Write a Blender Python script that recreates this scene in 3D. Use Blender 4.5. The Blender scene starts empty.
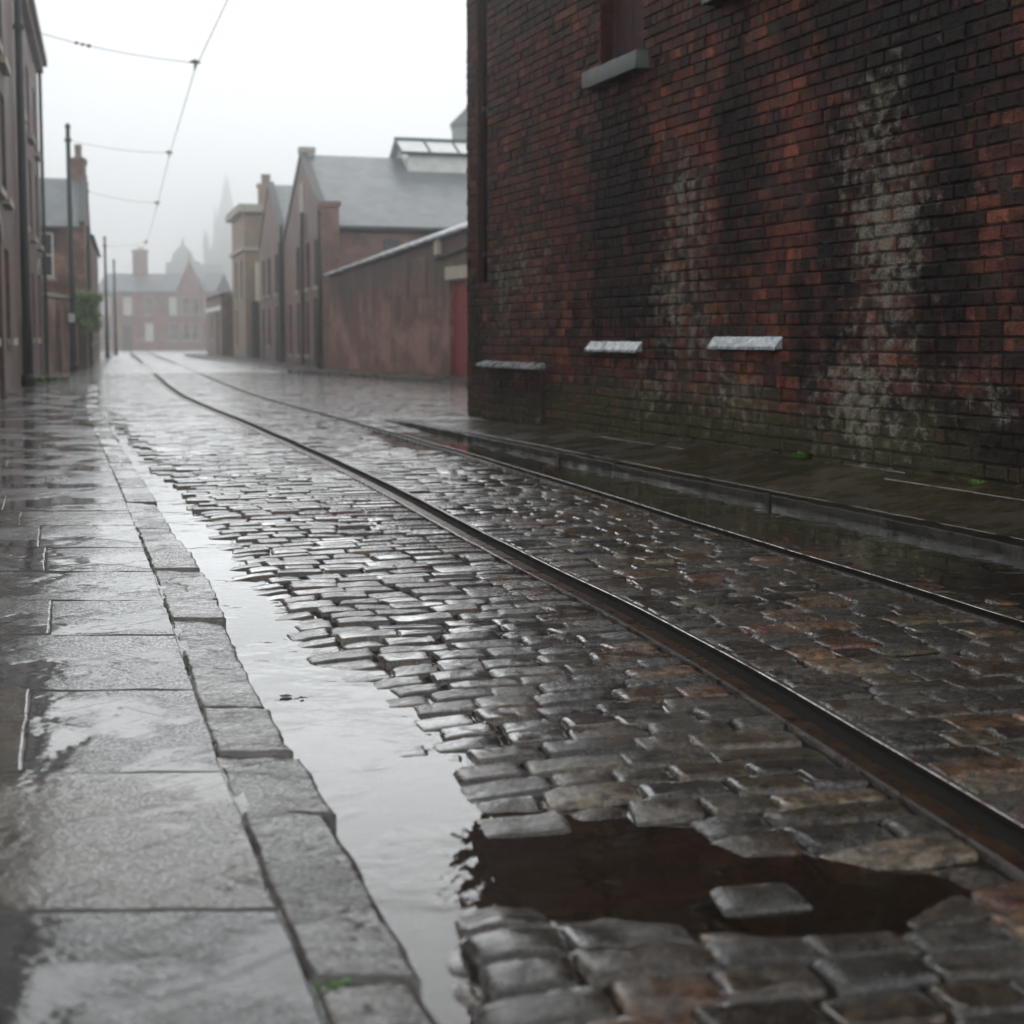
import bpy, math, random
from mathutils import Vector, noise as mnoise
random.seed(11)
R = math.radians
S = bpy.context.scene
COL = S.collection

# ------------------------------------------------------------------ camera / survey
F, H, UX, VY = 1400.0, 1.1, 512.0, 454.0
PITCH = math.atan(116 / F)
CP, SP = math.cos(PITCH), math.sin(PITCH)
def ray(u, v):
    a = (u - UX) / F; b = -(v - VY) / F
    return Vector((a, CP + b * SP, -SP + b * CP))
def ground(u, v, z=0.0):
    d = ray(u, v); t = (z - H) / d.z
    return Vector((d.x * t, d.y * t, z))
def at_y(u, v, Y):
    d = ray(u, v); t = Y / d.y
    return Vector((d.x * t, Y, H + d.z * t))

cam = bpy.data.cameras.new('camera'); co = bpy.data.objects.new('camera', cam); COL.objects.link(co)
co.location = (0, 0, H); co.rotation_euler = (R(90) - PITCH, 0, 0)
cam.sensor_width = 36; cam.lens = 36 * F / 1024; cam.shift_y = -(512 - VY) / 1024
cam.clip_start = 0.05; cam.clip_end = 2000
cam.dof.use_dof = True; cam.dof.focus_distance = 5.8; cam.dof.aperture_fstop = 2.7; cam.dof.aperture_blades = 0
S.camera = co

# ------------------------------------------------------------------ helpers
def smooth(a, b, x):
    if a == b: return 1.0 if x >= a else 0.0
    t = max(0.0, min(1.0, (x - a) / (b - a))); return t * t * (3 - 2 * t)
def nz(x, y, z=0.0): return mnoise.noise(Vector((x, y, z)))
def fb(x, y, z=0.0, o=4): return mnoise.fractal(Vector((x, y, z)), 1.0, 2.0, o)
def lerp(a, b, t): return a + (b - a) * t
def mixc(a, b, t): return tuple(lerp(p, q, t) for p, q in zip(a, b))

class Frame:
    """u along a facade, n outward, z up"""
    def __init__(s, o, u, n=None):
        s.o = Vector((o[0], o[1], 0)); s.u = Vector((u[0], u[1], 0)).normalized()
        s.n = Vector((n[0], n[1], 0)).normalized() if n else Vector((s.u.y, -s.u.x, 0))
    def p(s, u, n, z): 
        q = s.o + s.u * u + s.n * n; return Vector((q.x, q.y, z))
    def ucol(s, px, v=338):          # where the sight line of one survey column meets the facade
        d = ray(px, v)
        # o + u*a = d*t (plan)
        det = s.u.x * (-d.y) + d.x * s.u.y
        return (-s.o.x * (-d.y) - d.x * s.o.y) / det
    def hit(s, px, v):
        d = ray(px, v); a = s.ucol(px, v)
        q = s.o + s.u * a; t = q.y / d.y
        return a, H + d.z * t
W0 = Frame((0, 0), (1, 0), (0, -1))

class MB:
    def __init__(s): s.v = []; s.f = []; s.m = []; s.uv = []; s.c = {}
    def face(s, pts, mat=0, uvs=None):
        i = len(s.v); s.v += [tuple(p) for p in pts]
        s.f.append(tuple(range(i, i + len(pts)))); s.m.append(mat)
        s.uv.append(uvs)
    def fquad(s, fr, pts, mat=0):    # points given in frame coordinates, uv in metres
        P = [fr.p(*q) for q in pts]
        a, b, c = (Vector(q) for q in pts[:3])
        nn = (b - a).cross(c - a); nn = [abs(k) for k in nn]
        k = nn.index(max(nn))
        if k == 0: uv = [(q[1], q[2]) for q in pts]
        elif k == 1: uv = [(q[0], q[2]) for q in pts]
        else: uv = [(q[0], q[1]) for q in pts]
        s.face(P, mat, uv)
    def box(s, fr, u0, u1, n0, n1, z0, z1, mat=0, skip=''):
        q = lambda *pts: s.fquad(fr, pts, mat)
        if 'f' not in skip: q((u0, n1, z0), (u1, n1, z0), (u1, n1, z1), (u0, n1, z1))
        if 'b' not in skip: q((u1, n0, z0), (u0, n0, z0), (u0, n0, z1), (u1, n0, z1))
        if 'l' not in skip: q((u0, n0, z0), (u0, n1, z0), (u0, n1, z1), (u0, n0, z1))
        if 'r' not in skip: q((u1, n1, z0), (u1, n0, z0), (u1, n0, z1), (u1, n1, z1))
        if 't' not in skip: q((u0, n1, z1), (u1, n1, z1), (u1, n0, z1), (u0, n0, z1))
        if 'd' not in skip: q((u0, n0, z0), (u1, n0, z0), (u1, n1, z0), (u0, n1, z0))
    def facade(s, fr, u0, u1, z0, z1, holes, n=0.0, depth=0.15, mat=0):
        us = sorted({u0, u1, *[h[0] for h in holes], *[h[1] for h in holes]})
        zs = sorted({z0, z1, *[h[2] for h in holes], *[h[3] for h in holes]})
        us = [k for k in us if u0 <= k <= u1]; zs = [k for k in zs if z0 <= k <= z1]
        for i in range(len(us) - 1):
            for j in range(len(zs) - 1):
                cu, cz = (us[i] + us[i+1]) / 2, (zs[j] + zs[j+1]) / 2
                if any(h[0] < cu < h[1] and h[2] < cz < h[3] for h in holes): continue
                s.fquad(fr, [(us[i], n, zs[j]), (us[i+1], n, zs[j]), (us[i+1], n, zs[j+1]), (us[i], n, zs[j+1])], mat)
        for a, b, c, d in holes:
            m = n - depth
            s.fquad(fr, [(a, n, c), (a, n, d), (a, m, d), (a, m, c)], mat)
            s.fquad(fr, [(b, m, c), (b, m, d), (b, n, d), (b, n, c)], mat)
            s.fquad(fr, [(a, n, d), (b, n, d), (b, m, d), (a, m, d)], mat)
            s.fquad(fr, [(a, m, c), (b, m, c), (b, n, c), (a, n, c)], mat)
    def tube(s, pts, rad, seg=8, mat=0, cap=True):
        pts = [Vector(p) for p in pts]; n = len(pts)
        rads = rad if isinstance(rad, (list, tuple)) else [rad] * n
        base = len(s.v)
        for i, p in enumerate(pts):
            t = (pts[min(i + 1, n - 1)] - pts[max(i - 1, 0)]).normalized()
            a = t.cross(Vector((0, 0, 1)))
            if a.length < 1e-3: a = Vector((1, 0, 0))
            a.normalize(); b = t.cross(a)
            for k in range(seg):
                th = 2 * math.pi * k / seg
                s.v.append(tuple(p + (a * math.cos(th) + b * math.sin(th)) * rads[i]))
        for i in range(n - 1):
            for k in range(seg):
                k2 = (k + 1) % seg
                s.f.append((base + i*seg + k, base + i*seg + k2, base + (i+1)*seg + k2, base + (i+1)*seg + k)); s.m.append(mat); s.uv.append(None)
        if cap:
            s.f.append(tuple(base + k for k in range(seg))[::-1]); s.m.append(mat); s.uv.append(None)
            s.f.append(tuple(base + (n-1)*seg + k for k in range(seg))); s.m.append(mat); s.uv.append(None)
    def build(s, name, mats, parent=None, smooth_=False, attrs=None):
        me = bpy.data.meshes.new(name)
        off = parent_world(parent) if parent else Vector((0, 0, 0))
        me.from_pydata([(v[0]-off.x, v[1]-off.y, v[2]-off.z) for v in s.v], [], s.f)
        if not isinstance(mats, (list, tuple)): mats = [mats]
        for m in mats: me.materials.append(m)
        me.polygons.foreach_set('material_index', s.m)
        if any(u is not None for u in s.uv):
            ul = me.uv_layers.new(name='UVMap'); flat = []
            for f, u in zip(s.f, s.uv):
                if u is None: flat += [0.0, 0.0] * len(f)
                else:
                    for q in u: flat += [q[0], q[1]]
            ul.data.foreach_set('uv', flat)
        if smooth_: me.polygons.foreach_set('use_smooth', [True] * len(s.f))
        for k, vals in (attrs or {}).items():
            if isinstance(vals[0], float):
                at = me.attributes.new(k, 'FLOAT', 'POINT'); at.data.foreach_set('value', vals)
            else:
                at = me.attributes.new(k, 'FLOAT_COLOR', 'POINT'); at.data.foreach_set('color', [c for q in vals for c in (q[0], q[1], q[2], 1.0)])
        me.update()
        o = bpy.data.objects.new(name, me); COL.objects.link(o)
        if parent: o.parent = parent
        return o
def parent_world(o):
    v = Vector((0, 0, 0))
    while o: v += o.location; o = o.parent
    return v
def tag(o, label, cat, group=None):
    o['label'] = label; o['category'] = cat
    if group: o['group'] = group
    return o
def thing(name, loc, label, cat, group=None):
    o = bpy.data.objects.new(name, None); COL.objects.link(o); o.location = loc; o.empty_display_size = .2
    return tag(o, label, cat, group)
def struct(o, kind='structure'): o['kind'] = kind; return o
def crisp(o, y0):                                           # far, coarse stones keep their flat tops
    o.data.polygons.foreach_set('use_smooth', [p.center.y < y0 for p in o.data.polygons]); return o

# ------------------------------------------------------------------ materials
def rings(n, dl):
    if n <= 2: return [-1 + 2 * i / n for i in range(n + 1)]
    if n <= 4: return [-1.0, -1 + dl] + [lerp(-1 + dl, 1 - dl, i / (n - 2)) for i in range(1, n - 2)] + [1 - dl, 1.0]
    b = 1 - 2.4 * dl; k = n - 4
    return [-1.0, -1 + dl] + [lerp(-b, b, i / k) for i in range(k + 1)] + [1 - dl, 1.0]
class NT:
    def __init__(s, name):
        s.mat = bpy.data.materials.new(name); s.mat.use_nodes = True
        s.t = s.mat.node_tree; s.t.nodes.clear()
        s.out = s.n('ShaderNodeOutputMaterial')
    def n(s, typ, **kw):
        x = s.t.nodes.new(typ)
        for k, v in kw.items():
            if k in x.inputs: s.set(x.inputs[k], v)
            else: setattr(x, k, v)
        return x
    def set(s, sock, v):
        if isinstance(v, bpy.types.NodeSocket): s.t.links.new(v, sock)
        else: sock.default_value = v
    def noise(s, vec, scale, detail=4, rough=.55):
        x = s.n('ShaderNodeTexNoise'); s.set(x.inputs['Vector'], vec)
        x.inputs['Scale'].default_value = scale; x.inputs['Detail'].default_value = detail; x.inputs['Roughness'].default_value = rough
        return x.outputs['Fac']
    def ramp(s, fac, a, b, lo=0.0, hi=1.0):
        x = s.n('ShaderNodeMapRange'); x.interpolation_type = 'SMOOTHSTEP'
        s.set(x.inputs[0], fac); x.inputs[1].default_value = a; x.inputs[2].default_value = b; x.inputs[3].default_value = lo; x.inputs[4].default_value = hi
        return x.outputs[0]
    def mix(s, fac, a, b, mode='MIX'):
        x = s.n('ShaderNodeMix'); x.data_type = 'RGBA'; x.blend_type = mode
        s.set(x.inputs[0], fac)
        for i, v in ((6, a), (7, b)):
            s.set(x.inputs[i], v if isinstance(v, bpy.types.NodeSocket) else (*v[:3], 1.0))
        return x.outputs[2]
    def math(s, op, a, b=0.0):
        x = s.n('ShaderNodeMath'); x.operation = op; s.set(x.inputs[0], a); s.set(x.inputs[1], b); return x.outputs[0]
    def mapping(s, vec, scale=(1, 1, 1), rot=(0, 0, 0)):
        x = s.n('ShaderNodeMapping'); s.set(x.inputs['Vector'], vec); x.inputs['Scale'].default_value = scale; x.inputs['Rotation'].default_value = rot
        return x.outputs[0]
    def coord(s, k='Object'): return s.n('ShaderNodeTexCoord').outputs[k]
    def attr(s, name, out='Color'): 
        x = s.n('ShaderNodeAttribute'); x.attribute_name = name; return x.outputs[out]
    def bump(s, h, dist, strength=1.0, normal=None):
        x = s.n('ShaderNodeBump'); s.set(x.inputs['Height'], h); x.inputs['Distance'].default_value = dist; x.inputs['Strength'].default_value = strength
        if normal is not None: s.set(x.inputs['Normal'], normal)
        return x.outputs[0]
    def pbr(s, color, rough, normal=None, metal=0.0, spec=.5, coat=None, coat_rough=.05, coat_normal=None, ior=1.45, gain=2.9):
        p = s.n('ShaderNodeBsdfPrincipled')
        s.set(p.inputs['Base Color'], color if isinstance(color, bpy.types.NodeSocket) else (*color[:3], 1.0))
        s.set(p.inputs['Roughness'], rough); s.set(p.inputs['Metallic'], metal); s.set(p.inputs['Specular IOR Level'], spec)
        p.inputs['IOR'].default_value = ior
        if normal is not None: s.set(p.inputs['Normal'], normal)
        if coat is not None:                                  # a film of rain over the surface
            fr = s.n('ShaderNodeFresnel'); fr.inputs['IOR'].default_value = 1.4
            gl = s.n('ShaderNodeBsdfGlossy'); s.set(gl.inputs['Roughness'], coat_rough); gl.inputs['Color'].default_value = (1, 1, 1, 1)
            if coat_normal is not None: s.set(fr.inputs['Normal'], coat_normal); s.set(gl.inputs['Normal'], coat_normal)
            k = s.math('ADD', s.math('MULTIPLY', fr.outputs[0], 1.15), s.math('MULTIPLY', s.math('MULTIPLY', fr.outputs[0], fr.outputs[0]), max(0, gain - 1.15) / .34))
            k = s.math('MULTIPLY', s.math('MINIMUM', k, .92), coat)
            mx = s.n('ShaderNodeMixShader'); s.set(mx.inputs[0], k)
            s.t.links.new(p.outputs[0], mx.inputs[1]); s.t.links.new(gl.outputs[0], mx.inputs[2]); s.t.links.new(mx.outputs[0], s.out.inputs['Surface'])
            return s.mat
        s.t.links.new(p.outputs[0], s.out.inputs['Surface'])
        return s.mat

def m_plain(name, col, rough=.5, var=.35, scale=6.0, bump=.004, metal=0.0, spec=.5):
    n = NT(name); c = n.coord()
    a = n.noise(c, scale, 6); b = n.noise(c, scale * 9, 4)
    k = n.ramp(n.math('ADD', n.math('MULTIPLY', a, .7), n.math('MULTIPLY', b, .3)), .3, .7)
    colr = n.mix(k, tuple(x * (1 - var) for x in col), tuple(min(1, x * (1 + var)) for x in col))
    return n.pbr(colr, n.ramp(a, .3, .7, max(.03, rough - .12), min(1, rough + .12)), n.bump(b, bump) if bump else None, metal, spec)

def m_brick(name, c1, c2, mortar, soot=.5, pale=.35, top=None, bw=.225, bh=.078):
    n = NT(name); uv = n.coord('UV')
    br = n.n('ShaderNodeTexBrick'); n.set(br.inputs['Vector'], uv)
    br.inputs['Color1'].default_value = (*c1, 1); br.inputs['Color2'].default_value = (*c2, 1); br.inputs['Mortar'].default_value = (*mortar, 1)
    br.inputs['Scale'].default_value = 1; br.inputs['Mortar Size'].default_value = .008; br.inputs['Brick Width'].default_value = bw; br.inputs['Row Height'].default_value = bh; br.inputs['Bias'].default_value = -.1
    st = n.noise(n.mapping(uv, (1.3, .22, 1)), 1.6, 6, .62)
    pt = n.noise(uv, .7, 6, .68); fi = n.noise(uv, 30, 3)
    col = n.mix(n.ramp(st, .42, .68, 0, soot), br.outputs[0], (.025, .024, .024))
    col = n.mix(n.ramp(pt, .44, .58, 0, pale), col, (.42, .235, .18))
    if top:                                                   # run-off grime under the coping
        sy = n.n('ShaderNodeSeparateXYZ'); n.set(sy.inputs[0], uv)
        hh = n.math('ADD', sy.outputs[1], n.math('MULTIPLY', n.math('SUBTRACT', st, .5), 7.0))
        col = n.mix(n.ramp(hh, top - .7, top + .9, 0, .78), col, (.045, .038, .036))
    col = n.mix(n.ramp(fi, .35, .7, .0, .5), col, (.03, .022, .02))
    return n.pbr(col, n.ramp(pt, .3, .7, .45, .75), n.bump(n.math('ADD', n.math('MULTIPLY', br.outputs[1], -1), n.math('MULTIPLY', fi, .4)), .008), spec=.4)

def m_slate(name, c):
    n = NT(name); uv = n.coord('UV')
    br = n.n('ShaderNodeTexBrick'); n.set(br.inputs['Vector'], uv)
    br.inputs['Color1'].default_value = (*[k*.8 for k in c], 1); br.inputs['Color2'].default_value = (*[k*1.2 for k in c], 1); br.inputs['Mortar'].default_value = (*[k*.35 for k in c], 1)
    br.inputs['Scale'].default_value = 1; br.inputs['Mortar Size'].default_value = .006; br.inputs['Brick Width'].default_value = .3; br.inputs['Row Height'].default_value = .22
    a = n.noise(uv, 1.2, 6)
    col = n.mix(n.ramp(a, .35, .7, 0, .55), br.outputs[0], tuple(k * 1.5 for k in c))
    return n.pbr(col, .38, n.bump(n.math('MULTIPLY', br.outputs[1], -1), .01), spec=.6)

def m_glass(name, col=(.015, .02, .022)):
    n = NT(name); c = n.coord(); return n.pbr(n.mix(n.noise(c, 3, 2), col, tuple(k * 2 for k in col)), .08, spec=.6)

def m_sett(name='wet_granite_setts', bk=1.0, cr=(.035, .12), cov=.30):
    n = NT(name); c = n.coord()
    col = n.attr('Col')
    a = n.noise(c, 26, 6, .65); b = n.noise(c, 150, 4, .6); g = n.noise(c, 7, 5, .6); w = n.noise(c, 2.2, 4, .6)
    col = n.mix(n.ramp(a, .38, .62), n.mix(1, col, (.28, .26, .24), 'MULTIPLY'), n.mix(1, col, (1.25, 1.2, 1.12), 'MULTIPLY'))
    col = n.mix(n.ramp(b, .51, .63, 0, .75), col, n.mix(.5, n.mix(1, col, (2.2, 2.1, 1.9), 'MULTIPLY'), (.12, .105, .085)))
    col = n.mix(n.ramp(g, .52, .72, 0, .6), col, (.016, .011, .007))
    lo = n.bump(a, .022 * bk, 1)
    nb = n.bump(b, .005 * bk, 1, lo)
    cn = n.bump(n.math('ADD', n.math('MULTIPLY', n.math('ADD', n.math('MULTIPLY', a, .7), n.math('MULTIPLY', b, .42)), n.math('MULTIPLY', n.ramp(w, .40, .58, .22, 1.15), n.ramp(n.attr('wet', 'Fac'), 0, 1, 1, .5))), n.math('MULTIPLY', w, .6)), .010 * bk, 1); wa = n.attr('wet', 'Fac')
    wet = n.math('MAXIMUM', n.ramp(n.noise(c, 48, 5, .72), .43, .53, cov, 1.0), n.ramp(wa, 0, 1, 0, .88))
    return n.pbr(col, n.ramp(a, .3, .7, .45, .7), nb, spec=.08, coat=wet, coat_rough=n.ramp(g, .35, .7, *cr), coat_normal=cn)

def m_flag(name, cols, rough=(.05, .20), rip=1.0, scratch=True, coat=1.0, gain=1.9, fmax=.95):
    n = NT(name); c = n.coord()
    base = n.attr('Col')
    a = n.noise(c, 5.5, 6, .62); b = n.noise(c, 60, 5, .6); g = n.noise(c, 1.7, 4, .6)
    # shallow riven / tooling lines running diagonally
    l1 = n.noise(n.mapping(n.mapping(c, (1, 1, 1), (0, 0, R(38))), (2.2, 34, 1)), 1.0, 3, .55)
    l2 = n.noise(n.mapping(n.mapping(c, (1, 1, 1), (0, 0, R(-48))), (2.6, 30, 1)), 1.0, 3, .55)
    pm = n.ramp(n.noise(c, 2.9, 2), .52, .62)
    col = n.mix(n.ramp(a, .35, .68), n.mix(1, base, (.5, .5, .5), 'MULTIPLY'), base)
    col = n.mix(n.ramp(b, .55, .75, 0, .45), col, cols)
    col = n.mix(n.ramp(n.noise(c, 13, 5, .7), .60, .70, 0, .8), col, (.02, .018, .015))
    h = n.math('ADD', n.math('MULTIPLY', a, 1.0), n.math('MULTIPLY', b, .06))
    film = n.ramp(g, .44, .56)                       # where a sheet of water lies, the stone's own grain drowns
    if scratch:
        h = n.math('ADD', h, n.math('MULTIPLY', n.math('MULTIPLY', n.ramp(l1, .56, .64), pm), -.14))
    nb = n.bump(h, .020 * rip, 1)
    rp = n.noise(n.mapping(c, (1, 2.4, 1)), 16, 2)
    cn = n.bump(n.math('ADD', n.math('MULTIPLY', h, n.ramp(film, 0, 1, .30, .03)), n.math('MULTIPLY', rp, .03)), .017 * rip, 1)
    return n.pbr(col, n.ramp(a, .3, .7, .3, .55), nb, spec=.08, coat=n.math('MULTIPLY', n.math('MULTIPLY', n.math('MULTIPLY', n.math('MAXIMUM', n.math('MULTIPLY', film, fmax), n.ramp(n.noise(c, 95, 4, .7), .42, .58, .42, 1.0)), n.ramp(n.noise(c, 21, 6, .74), .55, .66, coat, .45 * coat)), n.math('SUBTRACT', 1.0, n.math('MULTIPLY', n.ramp(l1, .57, .63, 0, .34), pm))), n.math('SUBTRACT', 1.0, n.math('MULTIPLY', n.ramp(l2, .58, .64, 0, .28), n.math('SUBTRACT', 1.0, pm)))), coat_rough=n.ramp(film, 0, 1, rough[1], rough[0]), coat_normal=cn, gain=gain)

def m_bed():
    n = NT('wet_joint_grit'); c = n.coord()
    a = n.noise(c, 30, 5); b = n.noise(c, 140, 3)
    col = n.mix(n.ramp(a, .3, .7), (.005, .004, .003), (.020, .015, .010))
    return n.pbr(col, n.ramp(a, .3, .7, .5, .85), n.bump(n.math('ADD', a, b), .01), spec=.08)

def m_far_road():
    n = NT('distant_wet_setts'); c = n.mapping(n.coord(), (1, 1, 1), (0, 0, R(-17)))
    br = n.n('ShaderNodeTexBrick'); n.set(br.inputs['Vector'], c)
    br.inputs['Scale'].default_value = 1; br.inputs['Mortar Size'].default_value = .016; br.inputs['Mortar Smooth'].default_value = .6; br.inputs['Brick Width'].default_value = .27; br.inputs['Row Height'].default_value = .165
    br.inputs['Color1'].default_value = (.03, .028, .026, 1); br.inputs['Color2'].default_value = (.05, .042, .036, 1); br.inputs['Mortar'].default_value = (.007, .006, .005, 1)
    a = n.noise(c, 1.1, 5); b = n.noise(c, 18, 4)
    col = n.mix(n.ramp(a, .4, .7, 0, .5), br.outputs[0], (.02, .018, .016))
    h = n.math('ADD', n.math('MULTIPLY', br.outputs[1], -1.0), n.math('MULTIPLY', b, .8))
    return n.pbr(col, n.ramp(a, .3, .7, .2, .38), n.bump(h, .012, .8), spec=.3, coat=.6, coat_rough=n.ramp(a, .35, .65, .2, .36), coat_normal=n.bump(h, .012, .9), gain=.32)

def m_water():
    n = NT('shallow_rain_water'); c = n.coord()
    r1 = n.noise(n.mapping(c, (1, 1.3, 1)), 9, 3, .5); r2 = n.noise(c, 34, 2)
    patch = n.ramp(n.noise(c, 2.4, 3), .45, .62)
    bmp = n.bump(n.math('MULTIPLY', n.math('ADD', r1, n.math('MULTIPLY', r2, .12)), n.ramp(patch, 0, 1, .15, 1.0)), .0060, .7)
    tr = n.n('ShaderNodeBsdfTransparent'); tr.inputs[0].default_value = (.62, .46, .31, 1)
    df = n.n('ShaderNodeBsdfDiffuse'); df.inputs[0].default_value = (.020, .014, .009, 1)
    gl = n.n('ShaderNodeBsdfGlossy'); gl.inputs['Roughness'].default_value = .015; n.set(gl.inputs['Normal'], bmp); gl.inputs['Color'].default_value = (1, 1, 1, 1)
    fr = n.n('ShaderNodeFresnel'); fr.inputs['IOR'].default_value = 1.42; n.set(fr.inputs['Normal'], bmp)
    m1 = n.n('ShaderNodeMixShader'); m1.inputs[0].default_value = .35
    n.t.links.new(tr.outputs[0], m1.inputs[1]); n.t.links.new(df.outputs[0], m1.inputs[2])
    m2 = n.n('ShaderNodeMixShader'); n.set(m2.inputs[0], n.math('MINIMUM', n.math('ADD', n.math('MULTIPLY', fr.outputs[0], 1.15), n.math('MULTIPLY', n.math('MULTIPLY', fr.outputs[0], fr.outputs[0]), 2.5)), .95)); n.t.links.new(m1.outputs[0], m2.inputs[1]); n.t.links.new(gl.outputs[0], m2.inputs[2])
    n.t.links.new(m2.outputs[0], n.out.inputs['Surface']); return n.mat

def m_oldbrick():
    n = NT('old_wet_brickwork'); uv = n.coord('UV')
    col = n.attr('Col'); soot = n.attr('soot', 'Fac'); lime = n.attr('lime', 'Fac'); alg = n.attr('algae', 'Fac')
    a = n.noise(uv, 14, 6, .65); b = n.noise(uv, 75, 4, .6); g = n.noise(uv, 3.2, 6, .66); v = n.noise(n.mapping(uv, (7, .9, 1)), 1.0, 6, .65)
    col = n.mix(n.ramp(a, .30, .68), n.mix(1, col, (.30, .30, .31), 'MULTIPLY'), col)
    col = n.mix(n.ramp(b, .50, .66, 0, .7), col, n.mix(1, col, (1.9, 1.75, 1.65), 'MULTIPLY'))
    col = n.mix(n.ramp(n.noise(uv, 42, 5, .7), .50, .64, 0, .75), col, (.010, .009, .009))
    col = n.mix(n.ramp(n.noise(n.mapping(uv, (1.6, .5, 1)), 1.0, 4, .6), .50, .68, 0, .75), col, n.mix(1, col, (1.9, 1.45, 1.3), 'MULTIPLY'))
    col = n.mix(n.ramp(v, .50, .66, 0, .65), col, (.010, .0095, .0095))
    sm = n.ramp(n.math('ADD', soot, n.math('MULTIPLY', n.math('SUBTRACT', g, .5), 1.3)), .34, .78, 0, .84)
    col = n.mix(sm, col, n.mix(n.ramp(a, .4, .7), (.003, .0032, .0035), (.014, .014, .014)))
    am = n.ramp(n.math('ADD', alg, n.math('MULTIPLY', n.math('SUBTRACT', g, .5), 1.6)), .35, .95, 0, .75)
    col = n.mix(am, col, n.mix(n.ramp(b, .4, .65), (.018, .018, .009), (.075, .070, .034)))
    lm = n.ramp(n.math('ADD', lime, n.math('ADD', n.math('MULTIPLY', n.math('SUBTRACT', n.noise(uv, 9, 7, .7), .5), 2.6), n.math('MULTIPLY', n.math('SUBTRACT', v, .5), 1.2))), .34, .90, 0, .74)
    col = n.mix(lm, col, n.mix(n.ramp(b, .35, .7), (.07, .062, .045), (.26, .245, .20)))
    nb = n.bump(n.math('ADD', a, n.math('MULTIPLY', b, .35)), .018, 1)
    return n.pbr(col, n.ramp(a, .3, .7, .42, .75), nb, spec=.10)

def m_steel(name, c, r0, r1):
    n = NT(name); co_ = n.coord(); a = n.noise(co_, 12, 5); b = n.noise(co_, 90, 3)
    col = n.mix(n.ramp(a, .4, .7), c, (.09, .05, .03))
    return n.pbr(col, n.ramp(a, .3, .7, r0, r1), n.bump(b, .0015), metal=.85)

def m_lead():
    n = NT('weathered_lead'); c = n.coord(); a = n.noise(n.mapping(c, (30, 30, 4)), 1, 4); b = n.noise(c, 9, 4)
    return n.pbr(n.mix(n.ramp(a, .35, .7), (.10, .11, .12), (.34, .36, .38)), n.ramp(b, .3, .7, .18, .4), n.bump(a, .004), metal=.2, spec=.7)

M = dict(
    sett=m_sett(), sett_far=m_sett('wet_setts_far_off', .35, (.12, .24), .9), bed=m_bed(), far=m_far_road(), water=m_water(), old=m_oldbrick(), lead=m_lead(),
    flag=m_flag('wet_york_stone_flags', (.060, .054, .045), coat=.9),
    kerb=m_flag('wet_kerb_stone', (.12, .11, .095), (.10, .34), 1.8, False, .85, 1.7, .45),
    kerb2=m_flag('dark_kerb_stone', (.02, .018, .014), (.2, .4), .6, False, .05, 1.0),
    flag2=m_flag('mossy_wet_flags', (.03, .025, .013), (.10, .3), .8, False, .26, 1.0),
    ground=m_plain('wet_ground', (.06, .058, .055), .35, .3, .8),
    steel=m_steel('worn_rail_steel', (.35, .34, .33), .16, .34),
    rust=m_steel('rusty_rail_web', (.085, .06, .045), .22, .45),
    groove=m_plain('rail_groove_shade', (.008, .007, .006), .85, .3, 20, spec=.15),  # near black: the shade of a deeper groove put into the colour
    brickA=m_brick('left_red_brick', (.088, .042, .034), (.055, .028, .026), (.05, .045, .042), .5, .15),
    brickB=m_brick('hazy_red_brick', (.15, .078, .055), (.095, .050, .040), (.10, .085, .075), .55),
    brickC=m_brick('boundary_red_brick', (.17, .078, .055), (.105, .048, .038), (.11, .09, .08), .7, .75),
    brickD=m_brick('boundary_wall_brick', (.24, .10, .07), (.16, .068, .052), (.13, .10, .09), .45, .8, 2.1),
    brickT=m_brick('tan_brick', (.27, .19, .12), (.20, .14, .09), (.16, .13, .1), .4),
    brickE=m_brick('orange_terrace_brick', (.21, .085, .055), (.17, .07, .05), (.13, .1, .08), .3),
    slate=m_slate('wet_slate', (.10, .115, .125)),
    stone=m_plain('weathered_sandstone', (.26, .24, .2), .6, .3, 5),
    dstone=m_plain('sooty_sill_stone', (.045, .053, .05), .5, .6, 9, .012),
    pale=m_plain('painted_stone_lintel', (.42, .39, .30), .6, .2, 4),
    churchstone=m_plain('sooty_church_stone', (.10, .10, .10), .8, .2, .6),
    iron=m_plain('black_painted_iron', (.004, .006, .007), .5, .3, 4, .002, spec=.2),
    giron=m_plain('green_grey_iron', (.008, .015, .016), .5, .3, 4, .002, spec=.2),
    wire=m_plain('dark_copper_wire', (.03, .03, .03), .5, .2, 4, 0),
    red=m_plain('red_painted_door', (.26, .035, .04), .45, .3, 6),
    dred=m_plain('dark_red_shutter_boards', (.030, .011, .010), .6, .4, 14, .005),
    dark=m_plain('dark_painted_timber', (.018, .022, .025), .5, .4, 5),
    white=m_plain('off_white_paint', (.55, .54, .5), .5, .15, 5),
    glass=m_glass('dark_window_glass'), pglass=m_glass('pale_skylight_glass', (.22, .25, .26)),
    cglass=m_glass('curtained_window_glass', (.30, .31, .30)),
    leaf=m_plain('wet_green_leaves', (.12, .20, .06), .4, .4, 20, 0),
    weed=m_plain('weed_green', (.05, .12, .02), .45, .4, 40, 0),
    bark=m_plain('shrub_bark', (.06, .045, .03), .8, .3, 20),
    litter=m_plain('sodden_leaf_brown', (.018, .013, .009), .35, .4, 60, .003),
)

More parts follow.
